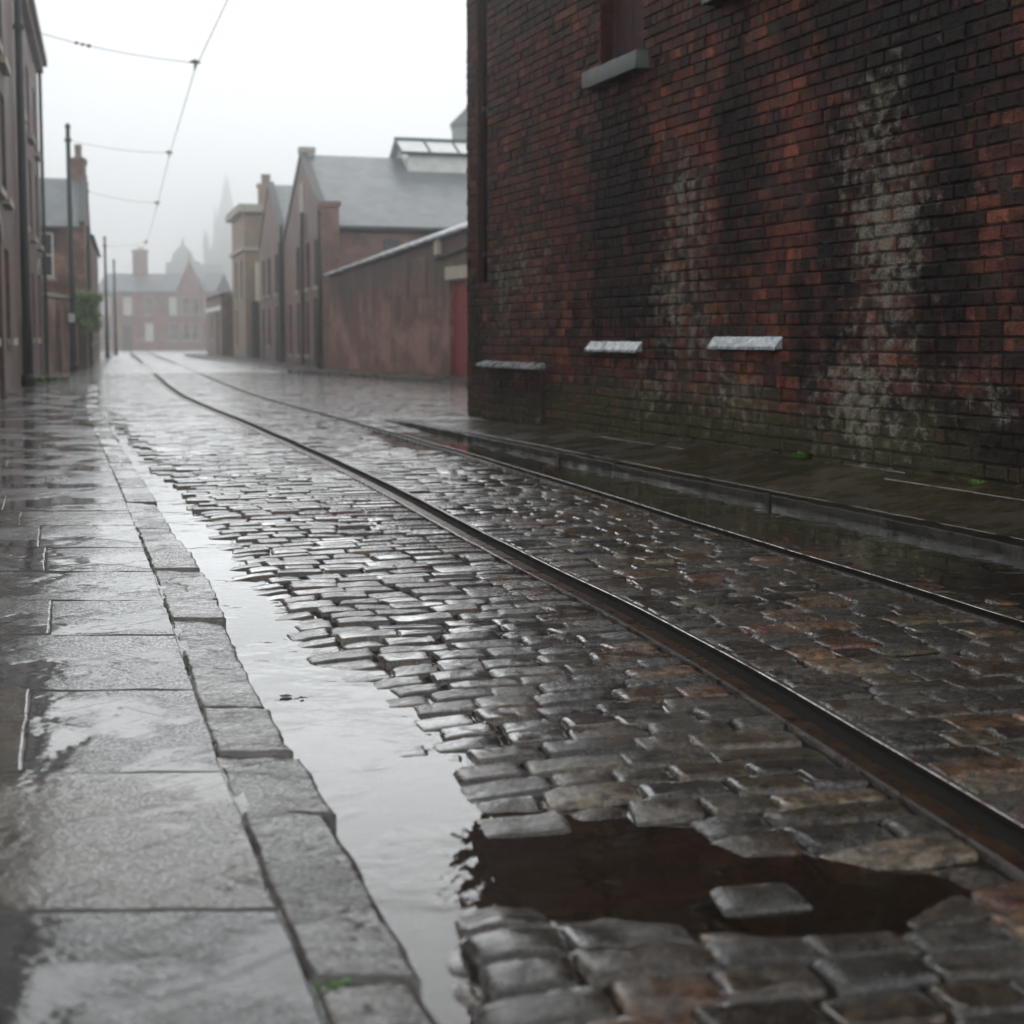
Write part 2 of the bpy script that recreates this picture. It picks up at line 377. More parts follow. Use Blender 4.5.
# ------------------------------------------------------------------ road geometry (plan curves in metres)
def curve(pts):
    pts = sorted(pts)
    def f(y):
        n = len(pts)
        if y <= pts[0][0]:
            (a, b), (c, d) = pts[0], pts[1]; return b + (d - b) / (c - a) * (y - a)
        if y >= pts[-1][0]:
            (a, b), (c, d) = pts[-2], pts[-1]; return d + (d - b) / (c - a) * (y - c)
        for i in range(n - 1):
            if pts[i][0] <= y <= pts[i+1][0]: break
        def slope(k):
            k0, k1 = max(k - 1, 0), min(k + 1, n - 1)
            return (pts[k1][1] - pts[k0][1]) / (pts[k1][0] - pts[k0][0])
        (a, b), (c, d) = pts[i], pts[i+1]; h = c - a; t = (y - a) / h
        return b*(2*t**3-3*t*t+1) + h*slope(i)*(t**3-2*t*t+t) + d*(-2*t**3+3*t*t) + h*slope(i+1)*(t**3-t*t)
    return f
gxy = lambda px, z=0: [(ground(u, v, z).y, ground(u, v, z).x) for u, v in px]
RAIL = curve([(y, x) for y, x in gxy([(1024, 848), (700, 652), (500, 548), (350, 470), (250, 425), (180, 395), (154, 374), (138, 359)])])
KERBL = curve([(y, x) for y, x in gxy([(440, 1015), (388, 930), (300, 775), (200, 583), (130, 462), (97, 404), (104, 370), (112, 357)])])
WV = Vector((-532 / F, 1)).normalized()                     # run of the right-hand wall, away from the camera
WC = ground(467, 413, .12)                                  # its far corner
WALL = Frame(WC, (-WV.x, -WV.y), (-WV.y, WV.x))             # u: from far corner towards the camera, n: into the street
K0 = ground(385, 418, .035); K1 = ground(1024, 547, .035)
def KERBR(y): return K0.x + (K1.x - K0.x) * (y - K0.y) / (K1.y - K0.y)
G = 1.42                                                    # second rail, measured across at equal distance
WL = -0.022                                                 # level of the standing water
PUD = [(.20, 2.90, .36, .30), (.54, 2.76, .38, .22), (0.0, 3.0, .24, .28)]
def dip(x, y):
    k = 0.0
    d = (x - KERBL(y)) / (lerp(.16, 1.0, smooth(2.40, 2.95, y)) * lerp(1, .62, smooth(3.8, 6.5, y)) * lerp(1, .75, smooth(8, 14, y)))
    wob = fb(x * 2.1, y * 1.4, 3.3) * .065
    k = max(k, (1 - smooth(.16, .66, d + wob)) * (1 - smooth(14, 24, y)) * 1.0)
    k = max(k, (1 - smooth(.30, .75, d + wob)) * (1 - smooth(2.5, 3.2, y)) * .25)
    for cx, cy, rx, ry in PUD:
        q = math.hypot((x - cx) / rx, (y - cy) / ry) + wob * 1.6
        k = max(k, 1 - smooth(.60, 1.25, q))
    if y < 19:
        e = KERBR(y) - x
        k = max(k, (1 - smooth(.78, 1.22, e + wob * 2.0)) * smooth(19, 14.5, y) if y > 14.5 else (1 - smooth(.78, 1.22, e + wob * 2.0)))
    return k
def zroad(x, y): return -.038 * dip(x, y) + .014 * (1 - smooth(2.38, 2.62, y + .25 * (x - .2))) * smooth(.0, .12, x - KERBL(y) - .1) + .006 * fb(x * .7, y * .7, 1.7)

# bedding + far road
mb = MB(); 
def inroad(x, y): return x > KERBL(y) - .05 and (y > 17.4 or x < KERBR(y) + .05)
ys = [0.2 + i * .12 for i in range(int(34 / .12))] + [34.2 + i * .5 for i in range(20)]
rows = []
for y in ys:
    xl = KERBL(y) - .12; xr = (KERBR(y) + .12) if y < 17.4 else KERBR(17.4) + (y - 17.4) * 2.2 + .3
    n = 60; rows.append((len(mb.v), n))
    for i in range(n + 1):
        x = lerp(xl, xr, i / n); mb.v.append((x, y, zroad(x, y) - .019))
for (a, n), (b, _) in zip(rows, rows[1:]):
    for i in range(n): mb.f.append((a+i, a+i+1, b+i+1, b+i)); mb.m.append(0); mb.uv.append(None)
yfar = [ys[-1] + i * 5.0 for i in range(31)]
def zfar(y): return -.004 - .63 * max(0, (y - 60) / 140)
for y0, y1 in zip(yfar, yfar[1:]):
    mb.face([(KERBL(y0)-.1, y0, zfar(y0)), (45, y0, zfar(y0)), (45, y1, zfar(y1)), (KERBL(y1)-.1, y1, zfar(y1))], 1)
# setts
SC = []                                                     # per-vertex colour
SC += [(.03, .025, .02)] * len(mb.v)
PAL = [(.042, .036, .029), (.028, .028, .027), (.060, .047, .033), (.075, .044, .024), (.078, .031, .018), (.015, .015, .015), (.090, .072, .050), (.030, .022, .015), (.105, .060, .034)]
WT = [5, 5, 4, 2.2, 1.3, 2.5, 1.4, 4, .8]
def sett(cx, cy, du, dv, L, Wd, res):
    """one block; du across the road, dv along it"""
    fk = 1 - .72 * smooth(8, 16, cy) - .20 * smooth(16, 26, cy); zc = random.gauss(0, .0036) * fk; tx, ty = random.gauss(0, .014) * fk, random.gauss(0, .024) * fk
    if cy < 3.6 and dip(cx, cy) > .55 and random.random() < (.26 if cx > KERBL(cy) + .45 else 0): zc += random.uniform(.016, .026)
    if random.random() < .05: zc += random.choice((-.009, .005))
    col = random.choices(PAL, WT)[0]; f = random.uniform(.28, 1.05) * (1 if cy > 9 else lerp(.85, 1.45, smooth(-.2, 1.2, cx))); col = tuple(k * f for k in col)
    nx, ny = res; sd = random.random() * 50; dome = random.uniform(.001, .005)
    jit = [(random.gauss(0, .006), random.gauss(0, .005)) for _ in range(4)]
    z0 = zroad(cx, cy); rb = random.uniform(.006, .012)
    A, B = rings(nx, rb / (L / 2)), rings(ny, rb / (Wd / 2)); near = cy < 9; grid = {}
    for j in range(-1, ny + 2):
        for i in range(-1, nx + 2):
            a, b = A[min(max(i, 0), nx)], B[min(max(j, 0), ny)]
            sk = i < 0 or j < 0 or i > nx or j > ny
            ca, cb = (a + 1) / 2, (b + 1) / 2; edge = max(abs(a), abs(b))
            p, q = a * L / 2, b * Wd / 2
            if near:
                k = 1 - .035 * (abs(a) * abs(b)) ** 6
                p *= k; q *= k
                p += lerp(lerp(jit[0][0], jit[1][0], ca), lerp(jit[2][0], jit[3][0], ca), cb); q += lerp(lerp(jit[0][1], jit[1][1], ca), lerp(jit[2][1], jit[3][1], ca), cb)
                p += .005 * fb(q * 16 + sd, sd, 1, 2) * abs(a); q += .004 * fb(p * 13 + sd, sd, 9, 2) * abs(b)
            x = cx + du.x * p + dv.x * q; y = cy + du.y * p + dv.y * q
            zz = lerp(z0, zroad(x, y), .75) if near else z0
            z = zz + zc + tx * p + ty * q - dome * fk * (a * a + b * b) * .5
            if near: z += .0042 * fb(p * 13 + sd, q * 13, sd, 3)
            if edge == 1.0: z -= rb * (.9 if near else .4 * fk)
            elif near and edge > .86: z -= rb * .16
            if sk: z = zz - .045
            grid[i, j] = len(mb.v); mb.v.append((x, y, z)); SC.append(col)
    for j in range(-1, ny + 1):
        for i in range(-1, nx + 1):
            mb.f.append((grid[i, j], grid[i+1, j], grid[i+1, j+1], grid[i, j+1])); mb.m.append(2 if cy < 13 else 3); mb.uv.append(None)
y = 1.15; nset = 0
while y < 44:
    near = y < 7.5
    pitch = random.uniform(.116, .146) * (1 if y < 34 else 1.25)
    ym = y + pitch / 2
    sl = (RAIL(ym + .3) - RAIL(ym - .3)) / .6
    dv = Vector((sl, 1)).normalized(); du = Vector((dv.y, -dv.x))
    c = Vector((RAIL(ym), ym)); cs = dv.y
    hw = .100; hw2 = .064; g = G * cs
    tl = -4.2 - 0.0; tr = 4.6 if ym < 16 else 4.6 + (ym - 16) * 1.5
    tr = min(tr, 12)
    for (a, b) in ((tl, -hw), (hw, g - hw2), (g + hw2, tr)):
        t = a
        while t < b - .03:
            L = random.choice((.16, .18, .2, .21, .23, .25, .19, .27))
            if b - (t + L) < .12: L = b - t
            if L > .40: L /= 2
            p = c + du * (t + L / 2)
            if inroad(p.x, p.y) and abs(p.x / max(p.y, .1)) < .62:
                res = (9, 8) if p.y < 6.0 else (6, 5) if p.y < 9 else ((4, 3) if p.y < 13 else ((2, 2) if p.y < 26 else (1, 1)))
                far_ = smooth(8, 16, p.y); gap = random.uniform(.004, .010) * (1 - .5 * far_)
                sett(p.x + random.gauss(0, .003), p.y + random.gauss(0, .004), du, dv, L - gap, pitch / (1 if 1 else cs) - random.uniform(.004, .009) * (1 - .5 * far_), res); nset += 1
            t += L
    y += pitch
WET = []
for x, y, z in mb.v:
    d = x - KERBL(y); t = max(1 - smooth(.7, 1.9, d + .5 * fb(x * 1.3, y * .8, 4.4)), .85 * smooth(6, 12, y))
    WET.append(float(min(1, max(0, t))))
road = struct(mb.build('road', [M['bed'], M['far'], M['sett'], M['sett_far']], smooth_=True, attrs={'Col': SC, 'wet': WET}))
road.data.polygons.foreach_set('use_smooth', [k != 3 for k in mb.m])

# standing water: one level sheet, seen where the setts dip beneath it
mb = MB(); n = 60
for i in range(n):
    y0, y1 = lerp(.3, 25.0, i / n), lerp(.3, 25.0, (i + 1) / n)
    f = lambda y: (KERBL(y) - .06, KERBR(min(y, 17.4)) + .06)
    mb.face([(f(y0)[0], y0, WL), (f(y0)[1], y0, WL), (f(y1)[1], y1, WL), (f(y1)[0], y1, WL)])
struct(mb.build('standing_water', M['water']))

# ground sheet
mb = MB(); mb.face([(-900, -80, -.72), (900, -80, -.72), (900, 1500, -.72), (-900, 1500, -.72)])
struct(mb.build('ground', M['ground']))

# ------------------------------------------------------------------ left pavement: flags and kerb
def block(mb, C, corners, ztop, depth, col, res=(6, 6), rnd=.012, rough=.004, sd=None, edge_rough=0.0, flat=True):
    """a stone with rounded arrises; corners in plan (a->b along u, a->d along v); ztop(x,y)"""
    sd = random.random() * 90 if sd is None else sd
    nx, ny = res; A, B, Cc, D = [Vector(c) for c in corners]; grid = {}
    RA, RB = rings(nx, rnd / max((B - A).length / 2, .05)), rings(ny, rnd / max((D - A).length / 2, .05))
    for j in range(-1, ny + 2):
        for i in range(-1, nx + 2):
            ii, jj = min(max(i, 0), nx), min(max(j, 0), ny)
            a, b = (RA[ii] + 1) / 2, (RB[jj] + 1) / 2
            p = A.lerp(B, a).lerp(D.lerp(Cc, a), b)
            ea, eb = abs(a * 2 - 1), abs(b * 2 - 1); e = max(ea, eb)
            if edge_rough:
                p += Vector((fb(p.x * 11, p.y * 11, sd, 3), fb(p.x * 11, p.y * 11, sd + 7, 3))) * edge_rough * e ** 3
            z = ztop(p.x, p.y) - (rnd * .7 if e > .9999 else 0) + rough * fb(p.x * 5, p.y * 5, sd, 4)
            if i < 0 or j < 0 or i > nx or j > ny: z = ztop(p.x, p.y) - depth
            grid[i, j] = len(mb.v); mb.v.append((p.x, p.y, z)); C.append(col)
    for j in range(-1, ny + 1):
        for i in range(-1, nx + 1):
            mb.f.append((grid[i, j], grid[i+1, j], grid[i+1, j+1], grid[i, j+1])); mb.m.append(0); mb.uv.append(None)

KW = .20
LB_A = ground(45, 374); LB_B = ground(2, 400)
LBF = Frame(LB_A, (LB_B.x - LB_A.x, LB_B.y - LB_A.y)); 
if LBF.n.x < 0: LBF.n = -LBF.n
def facadeL(y): return LB_A.x + (LB_B.x - LB_A.x) * (y - LB_A.y) / (LB_B.y - LB_A.y)
def zpav(x, y): return .030 + .012 * smooth(0, 2.5, KERBL(y) - x)
kb, kc, pv, pc = MB(), [], MB(), []
# kerb: one stone after another
y = .6
while y < 34:
    L = random.uniform(.42, .85) if y < 12 else random.uniform(.8, 1.2)
    y1 = y + L
    w = KW + random.uniform(-.003, .003); o = random.gauss(0, .009); dz = random.gauss(0, .005)
    g = random.uniform(.75, 1.25); col = tuple(k * g for k in (.062, .058, .052))
    gp = .005
    block(kb, kc, [(KERBL(y+gp) - w, y+gp), (KERBL(y+gp) + o, y+gp), (KERBL(y1-gp) + o, y1-gp), (KERBL(y1-gp) - w, y1-gp)],
          lambda a, b, dz=dz: .030 + dz, .16, col, (10, 18) if y < 8 else (4, 5), .007, .009, edge_rough=.009 if y < 10 else .008)
    y = y1
crisp(struct(kb.build('kerb', M['kerb'], smooth_=True, attrs={'Col': kc})), 8)
# flags
jo = [1.0, 1.85, ground(150, 925).y, ground(120, 784).y, ground(100, 699).y, ground(90, 643).y, ground(80, 607).y, ground(80, 578).y, ground(75, 553).y]
while jo[-1] < 33: jo.append(jo[-1] + random.uniform(.6, .85))
for k, (y0, y1) in enumerate(zip(jo, jo[1:])):
    off = KW - .003; lim = 4.2 if y0 > 6 else 3.4
    first = True
    while off < lim:
        ym = (y0 + y1) / 2
        w = random.uniform(.7, 1.1)
        if first:
            w = {2: .92, 3: .50, 4: .95, 5: .46, 6: .9, 7: .5}.get(k, random.uniform(.5, .95)); first = False
        g = .005; sk = -.12 * .0
        A = (KERBL(y0+g) - off - w + g, y0+g); B = (KERBL(y0+g) - off - g, y0+g); Cc = (KERBL(y1-g) - off - g, y1-g); D = (KERBL(y1-g) - off - w + g, y1-g)
        # rows run square to the kerb, a little askew
        A = (A[0], A[1] - .03); D = (D[0], D[1] - .03)
        if A[0] > facadeL(ym) - .6:
            gcol = random.uniform(.7, 1.2); warm = random.choice([(.042, .039, .034), (.036, .036, .034), (.050, .042, .030)])
            dz = random.gauss(0, .0012); sx, sy = random.gauss(0, .0022), random.gauss(0, .0022); cx, cy = (A[0] + B[0]) / 2, ym
            block(pv, pc, [A, B, Cc, D], lambda a, b: zpav(a, b) + dz + sx * (a - cx) + sy * (b - cy), .06, tuple(q * gcol for q in warm), (16, 14) if ym < 8 else (4, 4), .004, .0035 if ym < 8 else .0010, edge_rough=.005)
        off += w
nflag = len(pv.v)
for y0, y1 in [(a, a + 1.0) for a in range(0, 33)]:          # bed below the joints
    pv.face([(facadeL(y0) - .6, y0, .0265), (KERBL(y0) - .24, y0, .0245), (KERBL(y1) - .24, y1, .0245), (facadeL(y1) - .6, y1, .0265)], 1)
    pv.face([(KERBL(y0) - .24, y0, .0235), (KERBL(y0) - .17, y0, .0225), (KERBL(y1) - .17, y1, .0225), (KERBL(y1) - .24, y1, .0235)], 0)
    pv.face([(KERBL(y0) - .17, y0, .004), (KERBL(y0) - .05, y0, .004), (KERBL(y1) - .05, y1, .004), (KERBL(y1) - .17, y1, .004)], 1)
for y0, y1 in [(33 + 4.0 * a, 37 + 4.0 * a) for a in range(42)]:   # farther on
    e0, e1 = zfar(y0) + .004, zfar(y1) + .004
    pv.face([(KERBL(y0) - 4.5, y0, .035 + e0), (KERBL(y0), y0, .035 + e0), (KERBL(y1), y1, .035 + e1), (KERBL(y1) - 4.5, y1, .035 + e1)], 0)
    pv.face([(KERBL(y0), y0, -.05 + e0), (KERBL(y1), y1, -.05 + e1), (KERBL(y1), y1, .035 + e1), (KERBL(y0), y0, .035 + e0)], 0)
pc += [(.045, .042, .04)] * (len(pv.v) - len(pc))
crisp(struct(pv.build('pavement', [M['flag'], M['bed']], smooth_=True, attrs={'Col': pc})), 8)

# ------------------------------------------------------------------ right pavement
KR = Frame(K0, (K1.x - K0.x, K1.y - K0.y)); KR.n = Vector((-KR.u.y, KR.u.x, 0))
if KR.n.x > 0: KR.n = -KR.n                                  # towards the road
kb, kc, pv, pc = MB(), [], MB(), []
u = 0.0
def zk(u): return .026 * smooth(-.3, 1.6, u) + .012
while u < 18:
    L = random.uniform(1.1, 1.7); g = .0025; o = random.gauss(0, .010); dz = random.gauss(0, .004)
    P = lambda a, b: tuple(KR.p(a, b, 0).xy)
    f = random.uniform(.7, 1.2)
    block(kb, kc, [P(u+g, -.16), P(u+L-g, -.16), P(u+L-g, o), P(u+g, o)], lambda x, y, dz=dz: zk((Vector((x, y, 0)) - KR.o).dot(KR.u)) + dz, .2, tuple(k * f for k in (.016, .014, .011)), (20, 7), .007, .008, edge_rough=.009)
    u += L
struct(kb.build('kerb', M['kerb2'], smooth_=True, attrs={'Col': kc}))
def zwall(u): return .11 + .09 * smooth(0, 11, u)            # pavement level at the foot of the wall
def zp2(x, y):
    q = Vector((x, y, 0)) - KR.o; a = q.dot(KR.u); b = -q.dot(KR.n)
    return lerp(zk(a) - .002, zwall(a), smooth(.1, 1.25, b))
u = .05
while u < 18:
    L = random.uniform(.8, 1.25); g = .004; b = .17; r = random.random()
    for w in ((.62, .62) if r < .6 else (.8, .5)):
        f = random.uniform(.7, 1.2)
        block(pv, pc, [P(u+g, -b-w+g), P(u+L-g, -b-w+g), P(u+L-g, -b-g), P(u+g, -b-g)], zp2, .05, tuple(k * f for k in random.choice([(.044, .032, .017), (.048, .038, .022), (.036, .030, .016)])), (9, 9), .005, .005, edge_rough=.006)
        b += w
    u += L
for i in range(18):
    pts = [P(i, -.1), P(i+1, -.1), P(i+1, -1.9), P(i, -1.9)]
    pv.face([(x, y, zp2(x, y) - .009) for x, y in pts], 1)
pc += [(.02, .018, .012)] * (len(pv.v) - len(pc))
struct(pv.build('pavement', [M['flag2'], M['bed']], smooth_=True, attrs={'Col': pc}))

# ------------------------------------------------------------------ tram rails
def rail(off, label, ws=1.0):
    root = thing('tram_rail', (RAIL(3) + off, 3, 0), label, 'tram rail', 'tram rails set in the street')
    pf_lip = [(-.094, -.03), (-.094, .000), (-.082, .001), (-.081, -.008)]
    pf_web = [(-.081, -.008), (-.008, -.010), (-.004, -.019)]
    pf_gr = [(-.004, -.019), (.068, -.019), (.070, .001)]
    pf_head = [(.070, .001), (.074, .003), (.090, .003), (.094, .000), (.094, -.03)]
    ys = [.6 + .25 * i for i in range(120)] + [30.6 + 2.0 * i for i in range(46)]
    for name, pf, m in (('check_rail', pf_lip, M['steel']), ('rail_web', pf_web, M['rust']), ('groove', pf_gr, M['groove']), ('rail_head', pf_head, M['steel'])):
        mb = MB(); k = len(pf)
        for y in ys:
            sl = (RAIL(y + .2) - RAIL(y - .2)) / .4; d = Vector((sl, 1)).normalized(); c = Vector((RAIL(y) + off, y))
            for t, z in pf: mb.v.append((c.x + d.y * t * ws, c.y - d.x * t * ws, z + .006 * fb(c.x * .7, c.y * .7, 1.7) + .001))
        for i in range(len(ys) - 1):
            for j in range(k - 1):
                a = i * k + j; mb.f.append((a, a + 1, a + k + 1, a + k)); mb.m.append(0); mb.uv.append(None)
        mb.build(name, m, root)
rail(0, 'grooved steel tram rail nearest the left pavement, wide and dark in the foreground')
rail(G, 'thinner looking tram rail farther right, towards the puddle along the right kerb', .62)

# ------------------------------------------------------------------ the big brick wall on the right
WT_TOP = 11.2; CH = .100
ulen = 15.6
w1a, w1b = WALL.ucol(598), WALL.ucol(640); s1z = WALL.hit(613, 62)[1]
w2a = WALL.ucol(722, 10); w2b = w2a + (w1b - w1a)
ch0, ch1 = WALL.ucol(477.5), WALL.ucol(487); chz = WALL.hit(482, 284)[1]
s1z = round(s1z / CH) * CH
s2z = s1z + 3 * CH
HOLES = [(w1a, w1b, s1z, s1z + 2.2), (w2a, w2b, s2z, s2z + 2.2), (ch0, ch1, chz, WT_TOP)]
def blob(px, v, rp, rv, k, kx=1.0):
    u, z = WALL.hit(px, v); u2 = WALL.ucol(px + rp, v); z2 = WALL.hit(px, v - rv)[1]
    return (u, z, abs(u2 - u) * kx, abs(z2 - z) * kx, k)
LIME = [blob(*q, 1.35) for q in [(872, 130, 28, 75, .62), (885, 230, 34, 70, .72), (880, 310, 36, 60, .62), (862, 390, 48, 50, .66), (850, 450, 40, 30, .4), (685, 215, 18, 55, .55), (672, 305, 20, 45, .58), (690, 350, 34, 55, .5),
        (500, 300, 12, 60, .5), (522, 262, 12, 40, .48), (540, 300, 10, 60, .42), (735, 395, 45, 26, .5), (660, 385, 30, 26, .5), (1000, 400, 40, 28, .42), (515, 180, 14, 30, .4), (630, 100, 20, 30, .3), (900, 60, 30, 40, .35), (985, 190, 20, 30, .3)]]
SOOT = [blob(*q) for q in [(625, 190, 34, 120, .62), (620, 300, 40, 60, .55), (740, 150, 28, 190, .72), (800, 30, 60, 60, .5), (920, 60, 70, 90, .5), (800, 330, 30, 80, .35), (560, 330, 40, 70, .3), (690, 440, 200, 34, .5), (960, 440, 140, 40, .62), (940, 250, 30, 140, .45), (830, 200, 24, 160, .35), (470, 330, 20, 70, .45), (515, 390, 40, 30, .6)]]
ALG = [blob(*q, 1.3) for q in [(690, 395, 140, 40, .6), (860, 420, 120, 50, .5), (880, 320, 40, 70, .45), (620, 395, 60, 40, .6), (960, 400, 90, 40, .45), (500, 390, 40, 30, .4), (500, 320, 30, 70, .2)]]
def stain(B, u, z):
    k = 0.0
    for bu, bz, ru, rz, s in B:
        q = ((u - bu) / ru) ** 2 + ((z - bz) / rz) ** 2
        if q < 6: k = max(k, s * math.exp(-q * .7))
    return k
BP = [(.150, .050, .034), (.110, .038, .028), (.070, .027, .021), (.045, .028, .024), (.028, .023, .022), (.22, .080, .048), (.09, .046, .034), (.012, .011, .012)]  # fired reds to sooty blue-black
BWT = [4, 5, 4, 2.4, 2.2, 1.0, 2, 1.5]
class Bricks:
    def __init__(s): s.mb = MB(); s.col = []; s.so = []; s.li = []; s.al = []
    def vert(s, p, u, z, col, deep=False):
        s.mb.v.append(tuple(p)); s.col.append(col)
        low = 1 - smooth(.15, .75, z)
        n1 = .6 * fb(u * 1.15, z * .10, 5.1, 3) + .5 * fb(u * .45, z * .25, 6.6, 2); n2 = fb(u * .8, z * .8, 8.2)
        s.so.append(float(1.25 * stain(SOOT, u, z) + .10 + .42 * n1 + .22 * low + (.25 * smooth(6.0, 10.5, u)))); s.li.append(float(stain(LIME, u, z) + .14 * n2 - (.12 if deep else 0)))  # the term rising with u darkens the wall towards its near end
        s.al.append(float(stain(ALG, u, z) + .45 * low + .18 * n2))
    def brick(s, fr, u0, u1, z0, z1, n0):
        if u1 - u0 < .02: return
        col = random.choices(BP, BWT)[0]; f = random.uniform(.75, 1.2); col = tuple(lerp(k, q, .42) * f * .95 for k, q in zip(col, (.062, .032, .027)))
        n = n0 + random.gauss(0, .0028)
        um, zm = (u0 + u1) / 2, (z0 + z1) / 2
        er = .25 + 1.3 * max(0, stain(LIME, um, zm)) + .6 * (1 - smooth(.2, 1.2, zm))
        r = random.random()
        if r < .012 * er * 2: n -= random.uniform(.02, .05)
        elif r < .10 * er: n -= random.uniform(.004, .018)
        bv = random.uniform(.005, .010) * (1 + er * .5); base = len(s.mb.v)
        tilt = random.gauss(0, .012)
        def q(u, nn, z):
            u2 = u + .004 * nz(u * 30, z * 30, 2); z2 = z + .0035 * nz(u * 30, z * 30, 5) + .006 * fb(u * .8, z * .3, 2.2)
            s.vert(fr.p(u2, nn + tilt * (u - um) + .004 * er * nz(u * 17, z * 17, 11), z2), u, z, col)
        for k, (du, dn) in enumerate(((0, -.06), (0, -bv), (bv, 0))):
            for (a, b) in ((u0 + du, z0 + du), (u1 - du, z0 + du), (u1 - du, z1 - du), (u0 + du, z1 - du)): q(a, n + dn, b)
        uv = lambda idx: [((0, 0))] * len(idx)
        F_ = []
        for r_ in (0, 4):
            for k in range(4):
                k2 = (k + 1) % 4; F_.append((base + r_ + k, base + r_ + k2, base + r_ + 4 + k2, base + r_ + 4 + k))
        F_.append((base + 8, base + 9, base + 10, base + 11))
        uz = {}
        for k, (du) in enumerate((0, 0, bv)):
            for i, (a, b) in enumerate(((u0 + du, z0 + du), (u1 - du, z0 + du), (u1 - du, z1 - du), (u0 + du, z1 - du))): uz[base + 4 * k + i] = (a, b)
        for f_ in F_: s.mb.f.append(f_); s.mb.m.append(0); s.mb.uv.append([uz[i] for i in f_])
    def courses(s, fr, ua, ub, za, zb, n0, holes=()):
        z = za; row = int(round(za / CH))
        while z < zb - .02:
            hdr = row % 4 == 0
            u = ua - random.uniform(0, .2); m = .011
            while u < ub:
                L = (.108 if hdr else random.choice((.215, .215, .215, .215, .108))) + random.gauss(0, .004)
                segs = [(max(u, ua), min(u + L, ub))]
                for h in holes:
                    if h[2] - .02 < z + CH / 2 < h[3]:
                        out = []
                        for a, b in segs:
                            if b <= h[0] or a >= h[1]: out.append((a, b))
                            else:
                                if a < h[0]: out.append((a, h[0]))
                                if b > h[1]: out.append((h[1], b))
                        segs = out
                for a, b in segs: s.brick(fr, a + m / 2, b - m / 2, z + m / 2, min(z + CH, zb) - m / 2, n0)
                u += L
            z += CH; row += 1
    def mortar(s, fr, ua, ub, za, zb, n0, holes=(), step=.12):
        us = sorted({*[ua + (ub - ua) * i / max(1, int((ub - ua) / step)) for i in range(int((ub - ua) / step) + 1)], ua, ub, *[k for h in holes for k in h[:2] if ua < k < ub]})
        zs = sorted({*[za + (zb - za) * i / max(1, int((zb - za) / step)) for i in range(int((zb - za) / step) + 1)], za, zb, *[k for h in holes for k in h[2:] if za < k < zb]})
        for i in range(len(us) - 1):
            for j in range(len(zs) - 1):
                cu, cz = (us[i] + us[i+1]) / 2, (zs[j] + zs[j+1]) / 2
                if any(h[0] < cu < h[1] and h[2] < cz < h[3] for h in holes): continue
                s.quad(fr, [(us[i], n0, zs[j]), (us[i+1], n0, zs[j]), (us[i+1], n0, zs[j+1]), (us[i], n0, zs[j+1])])
    def quad(s, fr, pts, col=(.038, .034, .030)):
        b = len(s.mb.v)
        for u, n, z in pts: s.vert(fr.p(u, n, z), u, z, col, True)
        s.mb.f.append(tuple(range(b, b + 4))); s.mb.m.append(0); s.mb.uv.append([(p[0] + p[1], p[2]) for p in pts])
    def build(s, name, parent): return s.mb.build(name, M['old'], parent, attrs={'Col': s.col, 'soot': s.so, 'lime': s.li, 'algae': s.al})

wh = thing('brick_warehouse', WALL.p(0, 0, .1), 'tall sooty red brick warehouse wall with pale lime streaks filling the right side', 'building')
B = Bricks()
B.courses(WALL, 0, ulen, 0, WT_TOP, 0, HOLES)
B.mortar(WALL, 0, ulen, 0, WT_TOP, -.013, HOLES)
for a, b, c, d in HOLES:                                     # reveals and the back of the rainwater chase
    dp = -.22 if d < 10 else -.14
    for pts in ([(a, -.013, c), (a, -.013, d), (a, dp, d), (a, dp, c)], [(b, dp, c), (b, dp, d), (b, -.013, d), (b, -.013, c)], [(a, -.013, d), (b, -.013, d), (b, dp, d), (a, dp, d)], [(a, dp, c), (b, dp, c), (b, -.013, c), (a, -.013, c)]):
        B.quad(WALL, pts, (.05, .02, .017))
    if d > 10: B.quad(WALL, [(a, dp, c), (b, dp, c), (b, dp, d), (a, dp, d)], (.02, .018, .018))  # chase back coloured near black for the shade inside the recess
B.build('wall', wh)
sh = MB(); Ve = Vector((0, 0, 0))
sh.box(WALL, .012, ulen, -9, -.24, 0, WT_TOP, 0, skip='f')
sh.box(WALL, .012, ulen, -.24, -.0135, WT_TOP - .001, WT_TOP + .15, 0)
sh.fquad(WALL, [(.012, -.24, 0), (.012, -.014, 0), (.012, -.014, WT_TOP), (.012, -.24, WT_TOP)], 0)
sh.build('rear_walls', M['brickA'], wh)
cp = MB(); cp.tube([WALL.p((ch0 + ch1) / 2, -.07, chz + .02), WALL.p((ch0 + ch1) / 2, -.07, WT_TOP - .05)], .05, 12)
for z in (chz + .3, chz + 2.1, chz + 3.9, chz + 5.7): cp.tube([WALL.p((ch0 + ch1) / 2, -.07, z), WALL.p((ch0 + ch1) / 2, -.07, z + .09)], .062, 12)
cp.build('drainpipe', M['iron'], wh, True)
